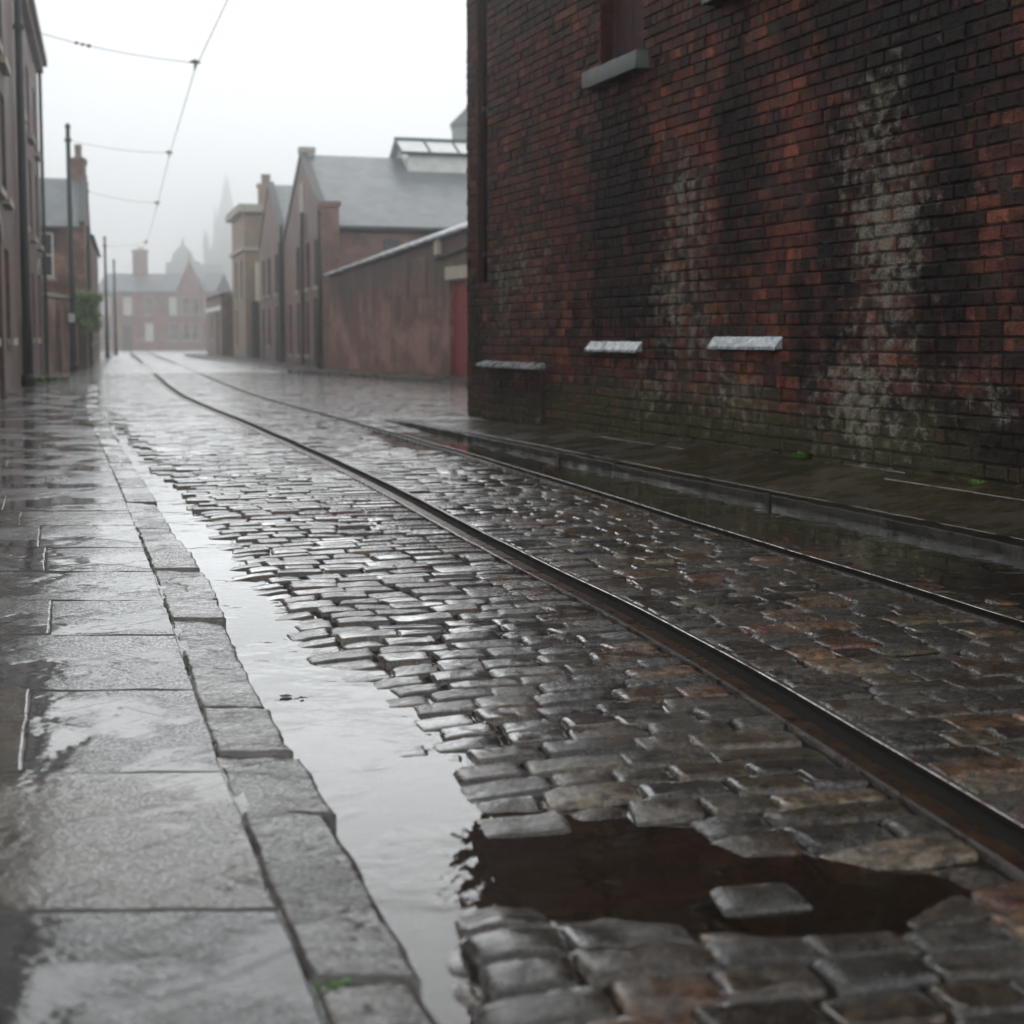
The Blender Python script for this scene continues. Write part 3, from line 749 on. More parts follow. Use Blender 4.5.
for k, (a, b, s1z) in enumerate(((w1a, w1b, s1z), (w2a, w2b, s2z))):
    m = MB(); nn = -.20
    m.box(WALL, a, a + .09, nn - .02, nn + .05, s1z, s1z + 2.2); m.box(WALL, b - .09, b, nn - .02, nn + .05, s1z, s1z + 2.2)
    m.box(WALL, a + .09, b - .09, nn - .02, nn + .05, s1z, s1z + .09); m.box(WALL, a + .09, b - .09, nn - .02, nn + .05, s1z + 2.1, s1z + 2.2)
    win = m.build('window', M['dred'], wh)
    m = MB(); u = a + .09; w = (b - a - .18) / 5
    for i in range(5): m.box(WALL, u + .004, u + w - .004, nn - .01, nn + .02 + .004 * (i % 2), s1z + .09, s1z + 2.1); u += w
    m.build('shutter_boards', M['dred'], win)
    m = MB(); kk = []
    P2 = lambda u_, n_: tuple(WALL.p(u_, n_, 0).xy)
    block(m, kk, [P2(a - .14, -.21), P2(b + .14, -.21), P2(b + .14, .13), P2(a - .14, .13)], lambda x, y, s1z=s1z: s1z - .004, .17, (.08, .085, .08), (12, 8), .012, .010, edge_rough=.012)
    m.face([WALL.p(a - .14, .12, s1z - .16), WALL.p(b + .14, .12, s1z - .16), WALL.p(b + .14, -.2, s1z - .16), WALL.p(a - .14, -.2, s1z - .16)])
    m.build('sill', M['dstone'], win, True)
# brick offsets with sloped lead caps
for (p0, p1, v, pr) in ((485, 545, 366, .055), (592, 642, 350, .016), (716, 782, 347, .016)):
    a, b = WALL.ucol(p0), WALL.ucol(p1); zt = WALL.hit((p0 + p1) / 2, v)[1]
    Bb = Bricks(); Bb.courses(WALL, a, b, 0, zt, pr)
    Bb.mortar(WALL, a + .01, b - .01, 0, zt - .01, pr - .012)
    for uu in (a + .01, b - .01): Bb.quad(WALL, [(uu, -.02, 0), (uu, pr - .012, 0), (uu, pr - .012, zt - .01), (uu, -.02, zt - .01)])
    Bb.quad(WALL, [(a + .01, pr - .012, zt - .012), (b - .01, pr - .012, zt - .012), (b - .01, -.02, zt - .012), (a + .01, -.02, zt - .012)])
    bt = Bb.build('buttress', wh)
    m = MB(); n = 9
    for i in range(n):
        ua, ub = lerp(a - .02, b + .02, i / n), lerp(a - .02, b + .02, (i + 1) / n)
        j0, j1 = .006 * nz(ua * 9, v), .006 * nz(ub * 9, v)
        if p0 == 592 and i == 3: ua += .012
        T = .085 if pr < .03 else .05
        m.face([WALL.p(ua, pr + .062, zt - .020 + j0), WALL.p(ub, pr + .062, zt - .020 + j1), WALL.p(ub, pr + .058, zt + .004 + j1), WALL.p(ua, pr + .058, zt + .004 + j0)])
        m.face([WALL.p(ua, pr + .058, zt + .004 + j0), WALL.p(ub, pr + .058, zt + .004 + j1), WALL.p(ub, .008, zt + T + j1), WALL.p(ua, .008, zt + T + j0)])
    for uu in (a - .02, b + .02): m.face([WALL.p(uu, pr + .058, zt - .012), WALL.p(uu, pr + .058, zt + .004), WALL.p(uu, .008, zt + T), WALL.p(uu, .008, zt - .012)])
    m.build('lead_cap', M['lead'], bt)

# ------------------------------------------------------------------ generic window / door parts
def window(root, fr, a, b, c, d, n=0.0, dep=.15, glass='glass', bars=(1, 1), frame='white', sill='stone', sillover=.08):
    m = MB(); t = .06; q = n - dep
    m.box(fr, a, a + t, q - .04, q + .02, c, d); m.box(fr, b - t, b, q - .04, q + .02, c, d)
    m.box(fr, a + t, b - t, q - .04, q + .02, c, c + t); m.box(fr, a + t, b - t, q - .04, q + .02, d - t, d)
    for i in range(bars[0]): u = lerp(a, b, (i + 1) / (bars[0] + 1)); m.box(fr, u - .02, u + .02, q - .03, q + .012, c + t, d - t)
    for i in range(bars[1]): z = lerp(c, d, (i + 1) / (bars[1] + 1)); m.box(fr, a + t, b - t, q - .025, q + .016, z - .025, z + .025)
    w = m.build('window', M[frame], root)
    m = MB(); m.fquad(fr, [(a + .01, q - .02, c + .01), (b - .01, q - .02, c + .01), (b - .01, q - .02, d - .01), (a + .01, q - .02, d - .01)]); m.build('pane', M[glass], w)
    if sill:
        m = MB(); m.box(fr, a - .1, b + .1, q + .03, n + sillover, c - .14, c - .002); m.build('sill', M[sill], w)
    return w
def door(root, fr, a, b, c, d, n=0.0, dep=.15, mat='dark', panels=4):
    m = MB(); q = n - dep; m.box(fr, a, b, q - .06, q, c, d)
    w = (b - a) / panels
    for i in range(panels): m.box(fr, a + i * w + .03, a + (i + 1) * w - .03, q, q + .02, c + .1, d - .1)
    o = m.build('door', M[mat], root)
    m = MB(); m.tube([fr.p(b - .12, q + .02, c + 1.0), fr.p(b - .12, q + .07, c + 1.0)], .025, 8); m.build('handle', M['iron'], o)
    return o
def chimney(root, x, y, z0, z1, w, mat='brickE', pots=2):
    fr = Frame((x, y), (1, 0), (0, -1)); m = MB()
    m.box(fr, -w, w, -w * .7, w * .7, z0, z1 - .25); m.box(fr, -w * 1.18, w * 1.18, -w * .88, w * .88, z1 - .248, z1 - .05); m.box(fr, -w * 1.05, w * 1.05, -w * .76, w * .76, z1 - .048, z1)
    o = m.build('chimney', M[mat], root)
    for i in range(pots):
        u = lerp(-w * .55, w * .55, (i + .5) / pots) if pots > 1 else 0
        p = MB(); p.tube([(x + u, y, z1 - .02), (x + u, y, z1 + .15), (x + u, y, z1 + .5)], [.16, .13, .15], 10); p.build('chimney_pot', M['brickE'], o)

# ------------------------------------------------------------------ left brick building
zc = at_y(43, 72, LB_A.y).z
lb = thing('brick_building', LBF.p(0, 0, 0), 'three storey red brick building with stone sills at the left edge of the street', 'building')
floors = [(3.75, 5.75), (6.35, 8.15)]
wcols = [LBF.ucol(40.5), LBF.ucol(34.5), LBF.ucol(26.5), LBF.ucol(9), LBF.ucol(1)]
wcols += [wcols[-1] + 2.6 * (i + 1) for i in range(4)]
LEN = 30.0; holes = []; wins = []; dors = []
for i, u in enumerate(wcols):
    if u + .6 > LEN: continue
    for (z0, z1) in floors: wins.append((u - .62, u + .62, z0, z1))
    if i in (0, 4): dors.append((u - .6, u + .6, 0.0, 2.9))
    elif i in (2,): dors.append((u - .5, u + .5, 0, 2.5))
    else: wins.append((u - .62, u + .62, 1.1, 2.8))
m = MB(); m.facade(LBF, 0, LEN, 0, zc, wins + dors, 0, .2)
m.box(LBF, 0, LEN, -9, -.201, 0, zc, skip='f'); m.fquad(LBF, [(0, -.201, 0), (0, 0, 0), (0, 0, zc), (0, -.201, zc)])
m.build('wall', M['brickA'], lb)
for h in wins: window(lb, LBF, *h, 0, .10, sill='stone', frame='dark', bars=(1, 1), sillover=.13)
for h in dors:
    door(lb, LBF, *h, 0, .18, 'dark', 3)
    m = MB(); a, b, c, d = h; um = (a + b) / 2; r0, r1 = (b - a) / 2, (b - a) / 2 + .32       # stone arch over the door
    for i in range(9):
        t0, t1 = math.pi * i / 9, math.pi * (i + 1) / 9
        e = lambda r, t: (um - r * math.cos(t), d - .02 + r * math.sin(t) * .55)
        q = [e(r0, t0), e(r1, t0), e(r1, t1), e(r0, t1)]
        m.fquad(LBF, [(p[0], .03, p[1]) for p in q])
        m.fquad(LBF, [(q[1][0], 0, q[1][1]), (q[2][0], 0, q[2][1]), (q[2][0], .03, q[2][1]), (q[1][0], .03, q[1][1])])
    m.build('door_arch', M['stone'], lb)
m = MB(); m.box(LBF, -.25, LEN, -.3, .18, zc + .001, zc + .22); m.box(LBF, -.32, LEN, -.3, .30, zc + .221, zc + .42); m.build('cornice', M['brickB'], lb)
m = MB(); m.fquad(LBF, [(-.3, .2, zc + .425), (LEN, .2, zc + .425), (LEN, -4.5, zc + 2.6), (-.3, -4.5, zc + 2.6)]); m.fquad(LBF, [(-.3, -4.5, zc + 2.6), (LEN, -4.5, zc + 2.6), (LEN, -9, zc + .425), (-.3, -9, zc + .425)])
m.build('roof', M['slate'], lb)
for u in (.25,):
    m = MB(); m.tube([LBF.p(u, .09, .05), LBF.p(u, .09, zc)], .055, 8); m.build('drainpipe', M['giron'], lb)

# ------------------------------------------------------------------ left: yard wall, house, far houses
LH0 = ground(88, 368); LHd = Vector((-5.2, 19, 0)).normalized()
yw = Frame(LBF.p(-.3, -.25, 0), (LH0.x - LB_A.x, LH0.y - LB_A.y)); 
if yw.n.x < 0: yw.n = -yw.n
LW = (LH0 - LB_A).length - .6
o = thing('yard_wall', yw.p(0, 0, 0), 'low brick yard wall with dark doors between the left building and slate roofed house', 'wall')
m = MB(); hs = [(1.2, 2.2, 0, 2.0), (3.6, 4.7, 0, 2.0)]
m.facade(yw, .05, LW, 0, 2.45, hs, 0, .16); m.box(yw, .05, LW, -.32, -.161, 0, 2.45, skip='f'); m.build('wall', M['brickC'], o)
m = MB(); m.box(yw, .05, LW, -.36, .05, 2.451, 2.56); m.build('coping', M['stone'], o)
for h in hs: door(o, yw, *h, 0, .12, 'dark', 3)

def gable_house(root, fr, width, depth, eave, apex, wallm, roofm, wins=(), doors=(), parapet=.25, apexu=.5, sidewins=()):
    """fr: u along the street face (0 = near corner), n out to the street; gable to the street, ridge running back"""
    m = MB(); m.facade(fr, 0, width, 0, eave, list(wins) + list(doors), 0, .16)
    au = width * apexu
    m.fquad(fr, [(0, 0, eave), (width, 0, eave), (au, 0, apex)])
    m.fquad(fr, [(0, -depth, 0), (0, -.0, 0), (0, -.0, eave), (0, -depth, eave)]); m.fquad(fr, [(width, 0, 0), (width, -depth, 0), (width, -depth, eave), (width, 0, eave)])
    m.fquad(fr, [(width, -depth, 0), (0, -depth, 0), (0, -depth, eave), (width, -depth, eave)]); m.fquad(fr, [(width, -depth, eave), (0, -depth, eave), (au, -depth, apex)])
    m.fquad(fr, [(0, -.161, 0), (width, -.161, 0), (width, -.161, eave), (0, -.161, eave)])
    m.build('wall', M[wallm], root)
    m = MB(); e = .15
    for s, (u0, u1) in enumerate(((-.2, au), (width + .2, au))):
        ze = eave - .2 * (apex - eave) / au if s == 0 else eave - .2 * (apex - eave) / (width - au)
        A = [(u0, -.12, ze + .06), (u0, -depth - .2, ze + .06), (u1, -depth - .2, apex + .06), (u1, -.12, apex + .06)]
        P = [fr.p(*q) for q in A]; L = math.hypot(au, apex - eave)
        m.face(P, 0, [(0, 0), (depth, 0), (depth, L), (0, L)])
        m.face([p - Vector((0, 0, .08)) for p in P][::-1], 0, [(0, 0), (depth, 0), (depth, L), (0, L)])
        m.face([P[0], P[1], P[1] - Vector((0, 0, .08)), P[0] - Vector((0, 0, .08))], 0, [(0, 0)] * 4)
    m.build('roof', M[roofm], root)
    m = MB()                                                # verge coping
    for (u0, u1) in ((-.12, au), (width + .12, au)):
        ze = eave
        for n0, n1 in ((-.2, .06),):
            m.fquad(fr, [(u0, n1, ze - .1), (u1, n1, apex + .02), (u1, n1, apex + .2), (u0, n1, ze + .12)])
            m.face([fr.p(u0, n1, ze + .12), fr.p(u1, n1, apex + .2), fr.p(u1, n0, apex + .2), fr.p(u0, n0, ze + .12)])
            m.face([fr.p(u0, n0, ze - .1), fr.p(u1, n0, apex + .02), fr.p(u1, n0, apex + .2), fr.p(u0, n0, ze + .12)])
    m.build('verge_coping', M['dstone'], root)
    for h in wins: window(root, fr, *h, 0, .12, frame='dark')
    for h in doors: door(root, fr, *h, 0, .12)

hf = Frame(LH0, LHd); 
if hf.n.x < 0: hf.n = -hf.n
lh = thing('gabled_house', LH0, 'red brick house with blue grey slate roof and chimney behind the second pole', 'house')
gable_house(lh, hf, 6.4, 9, 5.2, 7.15, 'brickC', 'slate', wins=[(1.2, 2.2, 3, 4.6), (4, 5, 3, 4.6), (4, 5, .9, 2.4)], doors=[(1.2, 2.2, 0, 2.2)])
sf = Frame(LH0, (-hf.n.x, -hf.n.y)); sf.n = -hf.u          # its camera-facing side
m0 = sf.ucol(50)
window(lh, sf, m0 - .2, m0 + .9, 3.3, 4.9, .16, .12)
hp = hf.p(3.2, -.25, 0); chimney(lh, hp.x, hp.y, 6.4, 8.0, .24, 'brickC', 1)
m = MB(); m.tube([hf.p(.15, .1, 0), hf.p(.15, .1, 5.2)], .05, 8); m.build('drainpipe', M['giron'], lh)
o = thing('terraced_house', hf.p(6.6, 0, 0), 'plain brick terrace running on behind the slate roofed house at left', 'house')
m = MB(); wn = [(u, u + 1, z, z + 1.5) for u in (1.2, 4, 6.8, 9.6, 12.4, 15.2) for z in (1.0, 3.4)]
m.facade(hf, 6.5, 24, 0, 5.3, [(a + 6.6, b + 6.6, c, d) for a, b, c, d in wn], 0, .15); m.box(hf, 6.5, 24, -8, -.151, 0, 5.3, skip='f'); m.fquad(hf, [(6.5, -.151, 0), (6.5, 0, 0), (6.5, 0, 5.3), (6.5, -.151, 5.3)]); m.build('wall', M['brickB'], o)
for a, b, c, d in wn: window(o, hf, a + 6.6, b + 6.6, c, d, 0, .12, frame='white')
m = MB(); m.fquad(hf, [(6.4, .2, 5.3), (24, .2, 5.3), (24, -4, 7.0), (6.4, -4, 7.0)]); m.fquad(hf, [(6.4, -4, 7.0), (24, -4, 7.0), (24, -8.1, 5.3), (6.4, -8.1, 5.3)]); m.build('roof', M['slate'], o)

# ------------------------------------------------------------------ right: boundary wall with red door
C0 = ground(470, 381); D0 = ground(330, 372)
bw = Frame(D0, (C0.x - D0.x, C0.y - D0.y)); 
if bw.n.y > 0: bw.n = -bw.n
bl = (C0 - D0).length; zt0 = bw.hit(330, 276)[1]; zt1 = bw.hit(465, 230)[1]; ul = bw.ucol(465)
top = lambda u: zt0 + (zt1 - zt0) * u / ul
bo = thing('boundary_wall', bw.p(0, 0, 0), 'stained red brick wall with pale sloping coping and red door past the warehouse corner', 'wall')
da, db = bw.ucol(449.5), bw.ucol(468); dz1 = bw.hit(458, 279)[1]
m = MB(); E = bl + 4
def slope_strip(a, b, z0):
    m.fquad(bw, [(a, 0, z0), (b, 0, z0), (b, 0, top(b)), (a, 0, top(a))])
slope_strip(0, da, 0); slope_strip(da, db, dz1); slope_strip(db, E, 0)
m.fquad(bw, [(da, 0, 0), (da, 0, dz1), (da, -.25, dz1), (da, -.25, 0)]); m.fquad(bw, [(db, 0, 0), (db, 0, dz1), (db, -.25, dz1), (db, -.25, 0)]); m.fquad(bw, [(da, 0, dz1), (db, 0, dz1), (db, -.25, dz1), (da, -.25, dz1)])
m.fquad(bw, [(0, -.4, 0), (E, -.4, 0), (E, -.4, top(E)), (0, -.4, top(0))]); m.fquad(bw, [(0, -.4, 0), (0, 0, 0), (0, 0, top(0)), (0, -.4, top(0))])
m.build('wall', M['brickD'], bo)
m = MB()
for n0, n1, h0, h1 in ((-1.3, .14, .003, .07),):
    A = [bw.p(-.1, n1, top(0) + h0), bw.p(E, n1, top(E) + h0), bw.p(E, n1, top(E) + h1), bw.p(-.1, n1, top(0) + h1)]; B_ = [bw.p(-.1, n0, top(0) + h0), bw.p(E, n0, top(E) + h0), bw.p(E, n0, top(E) + h1 + .62), bw.p(-.1, n0, top(0) + h1 + .40)]
    m.face(A); m.face(B_[::-1]); m.face([A[3], A[2], B_[2], B_[3]]); m.face([A[0], B_[0], B_[1], A[1]]); m.face([A[0], A[3], B_[3], B_[0]])
m.build('coping', m_plain('wet_coping_slabs', (.5, .53, .55), .25, .2, 3), bo)
door(bo, bw, da, db, 0.0, dz1, 0, .14, 'red', 4)
m = MB(); m.box(bw, da - .22, db + .2, -.05, .03, dz1 + .002, dz1 + .34); m.build('lintel', M['pale'], bo)
lu, lz = bw.hit(440, 247); m = MB(); m.box(bw, lu - .09, lu + .09, .0, .14, lz - .2, lz + .16); m.box(bw, lu - .03, lu + .03, .02, .06, lz + .161, lz + .32); m.build('wall_lamp', M['pale'], bo)
lu, lz = bw.hit(437, 260); m = MB(); m.tube([bw.p(lu, .04, lz), bw.p(lu + 2.6, .04, lz + .28)], .03, 6); m.build('conduit', M['iron'], bo)
# bricked-up openings, the infill set back
for p0, p1 in ((397, 409), (414, 427)):
    a, b = bw.ucol(p0), bw.ucol(p1); m = MB(); m.box(bw, a, b, -.02, .025, bw.hit(p0, 296)[1], min(top(a) - .25, bw.hit(p0, 258)[1])); m.build('blocked_window', M['brickB'], bo)

# ------------------------------------------------------------------ right: gabled warehouse
G1 = ground(327, 371); G2 = ground(285, 365)
gf = Frame(G1, (G2.x - G1.x, G2.y - G1.y)); 
if gf.n.x > 0: gf.n = -gf.n
gw = (G2 - G1).length
apz = gf.hit(306, 152)[1]; ev = at_y(330, 224, G1.y).z
go = thing('gabled_warehouse', G1, 'brick warehouse with large grey slate roof, street gable and glazed ridge lantern', 'building')
ww = [(1.6, 2.5, 2.9, 4.5), (3.6, 4.5, 2.9, 4.5), (6.2, 7.1, 2.9, 4.5), (3.9, 4.7, .5, 2.4), (6.3, 7.1, .5, 2.4), (8.6, 9.4, .5, 2.4)]
gable_house(go, gf, gw, 20, ev, apz, 'brickB', 'slate', wins=ww, doors=[(.5, 1.2, 0, 2.3), (1.9, 2.8, 0, 2.5)])
m = MB(); m.box(gf, -.35, .35, -.4, .2, 0, ev + .55); m.box(gf, -.42, .42, -.46, .26, ev + .551, ev + .72); m.build('corner_pier', M['brickB'], go)
m = MB(); m.box(gf, gw * .5 - .5, gw * .5 + .5, -.02, .03, ev + .3, ev + 1.9); m.build('loading_hatch', M['stone'], go)
m = MB(); m.box(gf, gw*.5 - .2, gw*.5 + .2, -.5, .1, apz + .1, apz + .32); m.build('apex_finial', M['stone'], go)
for u in (4.95, gw - .1): 
    m = MB(); m.tube([gf.p(u, .09, 0), gf.p(u, .09, ev + .8)], .06, 8); m.build('drainpipe', M['giron'], go)
gs = Frame(G1, (-gf.n.x, -gf.n.y)); gs.n = -gf.u             # its long side towards the camera
a = gs.ucol(384); b = gs.ucol(400); z0, z1 = gs.hit(392, 252)[1], gs.hit(392, 239)[1]
window(go, gs, a, b, z0, z1, .16, .12, frame='dark')
m = MB(); m.box(gs, .3, 20, .05, .2, ev - .22, ev - .1); m.build('gutter', M['iron'], go)
# lantern
la = gs.ucol(394) + 1.2; lbn = la + 9; rz = apz; hu = gw * .5
m = MB()
zr_, ze_, zb_ = rz + .75, rz + .10, rz - .55
for s in (-1, 1):
    m.face([gs.p(la, -hu + s * 1.3, ze_), gs.p(lbn, -hu + s * 1.3, ze_), gs.p(lbn, -hu, zr_), gs.p(la, -hu, zr_)])
lant = m.build('roof_lantern', M['pglass'], go)
m = MB()
for s in (-1, 1): m.face([gs.p(la + .25, -hu + s * 1.15, zb_), gs.p(lbn, -hu + s * 1.15, zb_), gs.p(lbn, -hu + s * 1.15, ze_), gs.p(la + .25, -hu + s * 1.15, ze_)])
m.face([gs.p(la + .25, -hu - 1.15, zb_), gs.p(la + .25, -hu + 1.15, zb_), gs.p(la + .25, -hu + 1.15, ze_), gs.p(la + .25, -hu - 1.15, ze_)]); m.face([gs.p(la+.25, -hu - 1.15, ze_), gs.p(la+.25, -hu + 1.15, ze_), gs.p(la+.25, -hu, zr_)])
m.build('lantern_glazing', M['cglass'], lant)
m = MB()
for i in range(9):
    u = la + i * 1.1
    m.tube([gs.p(u, -hu + 1.3, ze_ + .02), gs.p(u, -hu, zr_ + .02)], .035, 5)
m.tube([gs.p(la, -hu, zr_ + .03), gs.p(lbn, -hu, zr_ + .03)], .06, 6); m.tube([gs.p(la, -hu + 1.3, ze_), gs.p(lbn, -hu + 1.3, ze_)], .06, 6)
m.build('glazing_bars', M['giron'], lant)

# block behind the roof
tp = at_y(452, 125, 64); tf = Frame((tp.x, 64), (1, 0)); 
if tf.n.y > 0: tf.n = -tf.n
o = thing('stair_tower', tf.p(0, 0, 0), 'pale grey rendered tower just showing between slate roof and near brick wall', 'building')
m = MB(); m.box(tf, 0, 4, -5, 0, 0, tp.z); m.build('wall', m_plain('grey_render', (.2, .22, .21), .7, .2, 2), o)
m = MB(); m.fquad(tf, [(-.1, .1, tp.z + .003), (.7, .1, tp.z + .8), (.7, -5.1, tp.z + .8), (-.1, -5.1, tp.z + .003)]); m.fquad(tf, [(.7, .1, tp.z + .8), (4.1, .1, tp.z + .8), (4.1, -5.1, tp.z + .8), (.7, -5.1, tp.z + .8)]); m.fquad(tf, [(-.1, .1, tp.z + .003), (4.1, .1, tp.z + .003), (4.1, .1, tp.z + .8), (.7, .1, tp.z + .8)]); m.build('roof', M['slate'], o)

# ------------------------------------------------------------------ right: second gable, tan building, sheds
g2 = Frame(gf.p(gw + .3, 0, 0), (gf.u.x, gf.u.y)); g2.n = gf.n
o = thing('gabled_workshop', g2.p(0, 0, 0), 'smaller brick workshop with steep gable next beyond the large slate roofed warehouse', 'building')
az = at_y(279, 186, g2.p(4.3, 0, 0).y).z
gable_house(o, g2, 8.6, 16, 5.15, az, 'brickB', 'slate', wins=[(1.5, 2.5, 3, 4.6), (4.2, 5.2, 3, 4.6), (6.4, 7.2, 3, 4.6), (4.4, 5.3, .8, 2.4)], doors=[(1.6, 2.6, 0, 2.4), (6.6, 7.6, 0, 2.4)])
m = MB(); m.tube([g2.p(.1, .1, 0), g2.p(.1, .1, 5.0)], .06, 8); m.build('drainpipe', M['giron'], o)
t0 = at_y(246, 338, 73); tb = Frame((t0.x, 73), (gf.u.x, gf.u.y)); tb.n = gf.n
ztan = at_y(246, 212, 73).z
o = thing('tan_building', tb.p(0, 0, 0), 'square tan brick building with flat cornice and chimney beyond the two gables', 'building')
hs = [(1.2, 2.3, 3.2, 5.2), (4, 5.1, 3.2, 5.2), (4, 5.1, .8, 2.6)]
m = MB(); m.facade(tb, 0, 7, 0, ztan, hs, 0, .15); m.box(tb, 0, 7, -12, -.151, 0, ztan, skip='f'); m.fquad(tb, [(0, -.151, 0), (0, 0, 0), (0, 0, ztan), (0, -.151, ztan)]); m.build('wall', M['brickT'], o)
for h in hs: window(o, tb, *h, 0, .12)
m = MB(); m.box(tb, -.3, 7.3, -12.2, .3, ztan + .002, ztan + .4); m.box(tb, -.15, 7.15, -12.1, .15, 5.6, 5.8); m.build('cornice', M['stone'], o)
ts = Frame(tb.o, (-tb.n.x, -tb.n.y)); ts.n = -tb.u
m = MB(); m.box(ts, .5, 1.3, .152, .20, 3.0, 5.0); m.build('blind_window', M['pale'], o)
m = MB(); m.box(ts, .3, 3.4, .152, .4, 0, 3.0); m.build('shop_front', M['giron'], o)
cpx = at_y(266, 200, 75); chimney(o, cpx.x, 75, ztan + .3, at_y(266, 184, 75).z, .38, 'brickT', 2)
sb = Frame(tb.p(7.6, .6, 0), (tb.u.x, tb.u.y)); sb.n = tb.n
o = thing('brick_shed', sb.p(0, 0, 0), 'low dark brick shed with shallow slate roof at the far end on the right', 'shed')
m = MB(); hs = [(1.5, 3.2, 0, 2.6), (5.5, 7, 1.0, 2.4)]
m.facade(sb, 0, 11, 0, 3.6, hs, 0, .15); m.box(sb, 0, 11, -6, -.151, 0, 3.6, skip='f'); m.fquad(sb, [(0, -.151, 0), (0, 0, 0), (0, 0, 3.6), (0, -.151, 3.6)]); m.build('wall', M['brickB'], o)
door(o, sb, *hs[0], 0, .1, 'dark', 4); window(o, sb, *hs[1], 0, .1)
m = MB(); m.fquad(sb, [(-.2, .25, 3.55), (11.2, .25, 3.55), (11.2, -6.1, 5.1), (-.2, -6.1, 5.1)]); m.build('roof', M['slate'], o)
m = MB(); m.box(sb, .05, 10.9, .002, .05, 2.7, 2.95); m.build('fascia', M['white'], o)

# far right pavement and its kerb
mb = MB(); cc = []
fr_pts = [bw.p(E - .2, 0, 0), bw.p(0, 0, 0), gf.p(gw, 0, 0), g2.p(8.6, 0, 0), sb.p(11, 0, 0)]
outp = [p + Vector((-1.35, -.55, 0)) for p in fr_pts]; outp[0] = fr_pts[0] + Vector((-.9, -1.4, 0)); outp[1] = fr_pts[1] + Vector((-1.2, -1.2, 0))
for i in range(4):
    a, b, c, d = outp[i], outp[i+1], fr_pts[i+1], fr_pts[i]
    mb.face([(a.x, a.y, .10), (b.x, b.y, .10), (c.x, c.y, .12), (d.x, d.y, .12)]); mb.face([(a.x, a.y, -.05), (b.x, b.y, -.05), (b.x, b.y, .10), (a.x, a.y, .10)])
struct(mb.build('pavement', M['flag2'], attrs={'Col': [(.04, .038, .034)] * len(mb.v)}))

# ------------------------------------------------------------------ end of the street: terrace, church, dome
ET = 200.0; EB = -.64; EK = 1.56; x0 = at_y(96, 338, ET).x; x1 = at_y(160, 338, ET).x; x2 = at_y(216, 338, ET).x
ef = Frame((x0, ET), (1, 0), (0, -1))
def end_house(name, a, b, label, gab=None, ch=None):
    o = thing(name, (x0 + a, ET, EB), label, 'house')
    wn = []; k = int((b - a) / 2.9)
    for i in range(k):
        u = a + (i + .5) * (b - a) / k
        wn.append((u - .62, u + .62, 4.4, 6.9))
        if i % 3 != 1: wn.append((u - .62, u + .62, .7, 3.2))
    dd = [(a + (i + .5) * (b - a) / k - .65, a + (i + .5) * (b - a) / k + .65, EB, 2.8) for i in range(k) if i % 3 == 1]
    m = MB(); m.facade(ef, a, b, EB, 7.65, wn + dd, 0, .12); m.box(ef, a, b, -12, -.121, EB, 7.65, skip='f'); m.build('wall', M['brickE'], o)
    for i, h in enumerate(wn): window(o, ef, *h, 0, .1, glass='cglass' if i % 2 == 0 else 'glass')
    for h in dd: door(o, ef, *h, 0, .1)
    m = MB(); m.fquad(ef, [(a - .1, .35, 7.65), (b + .1, .35, 7.65), (b + .1, -6, 10.5), (a - .1, -6, 10.5)]); m.fquad(ef, [(a - .1, -6, 10.5), (b + .1, -6, 10.5), (b + .1, -12.2, 7.65), (a - .1, -12.2, 7.65)]); m.build('roof', M['slate'], o)
    if gab:
        m = MB(); g0, g1 = gab; gm = (g0 + g1) / 2
        m.fquad(ef, [(g0, .3, EB), (g1, .3, EB), (g1, .3, 7.7), (g0, .3, 7.7)]); m.fquad(ef, [(g0, .3, 7.7), (g1, .3, 7.7), (gm, .3, 12.0)])
        for u in (g0, g1): m.fquad(ef, [(u, 0, EB), (u, .3, EB), (u, .3, 7.7), (u, 0, 7.7)])
        gg = m.build('front_gable', M['brickE'], o)
        m = MB()
        for u in (g0 - .15, g1 + .15): m.face([ef.p(u, .45, 7.6), ef.p(gm, .45, 12.2), ef.p(gm, -6, 12.2), ef.p(u, -6, 7.6)], 0, [(0, 0), (0, 3), (4, 3), (4, 0)])
        m.build('gable_roof', M['slate'], gg)
        for u in (g0 + .7, g1 - 1.8):
            window(o, ef, u, u + 1.1, 4.4, 6.9, .32, 0.0, glass='cglass'); window(o, ef, u, u + 1.1, .7, 3.2, .32, 0.0, glass='cglass')
        m = MB(); m.tube([ef.p(gm, .4, 12.1), ef.p(gm, .4, 13.2)], [.14, .04], 8); m.build('finial', M['stone'], gg)
    if ch:
        for px, v in ch:
            q = at_y(px, v, ET + 6); chimney(o, q.x, ET + 6, 9.0, q.z, .95, 'brickE', 2)
m1 = x1 - x0; m2 = x2 - x0
end_house('terraced_house', 0, m1, 'terraced brick house with one broad chimney facing down the street, in mist', None, [(140, 250)])
end_house('terraced_house', m1 + .02, m2, 'terraced house with a pointed front gable at the misty end of the street', (m1 + 2.6, m1 + 6.4), [(212, 282)])

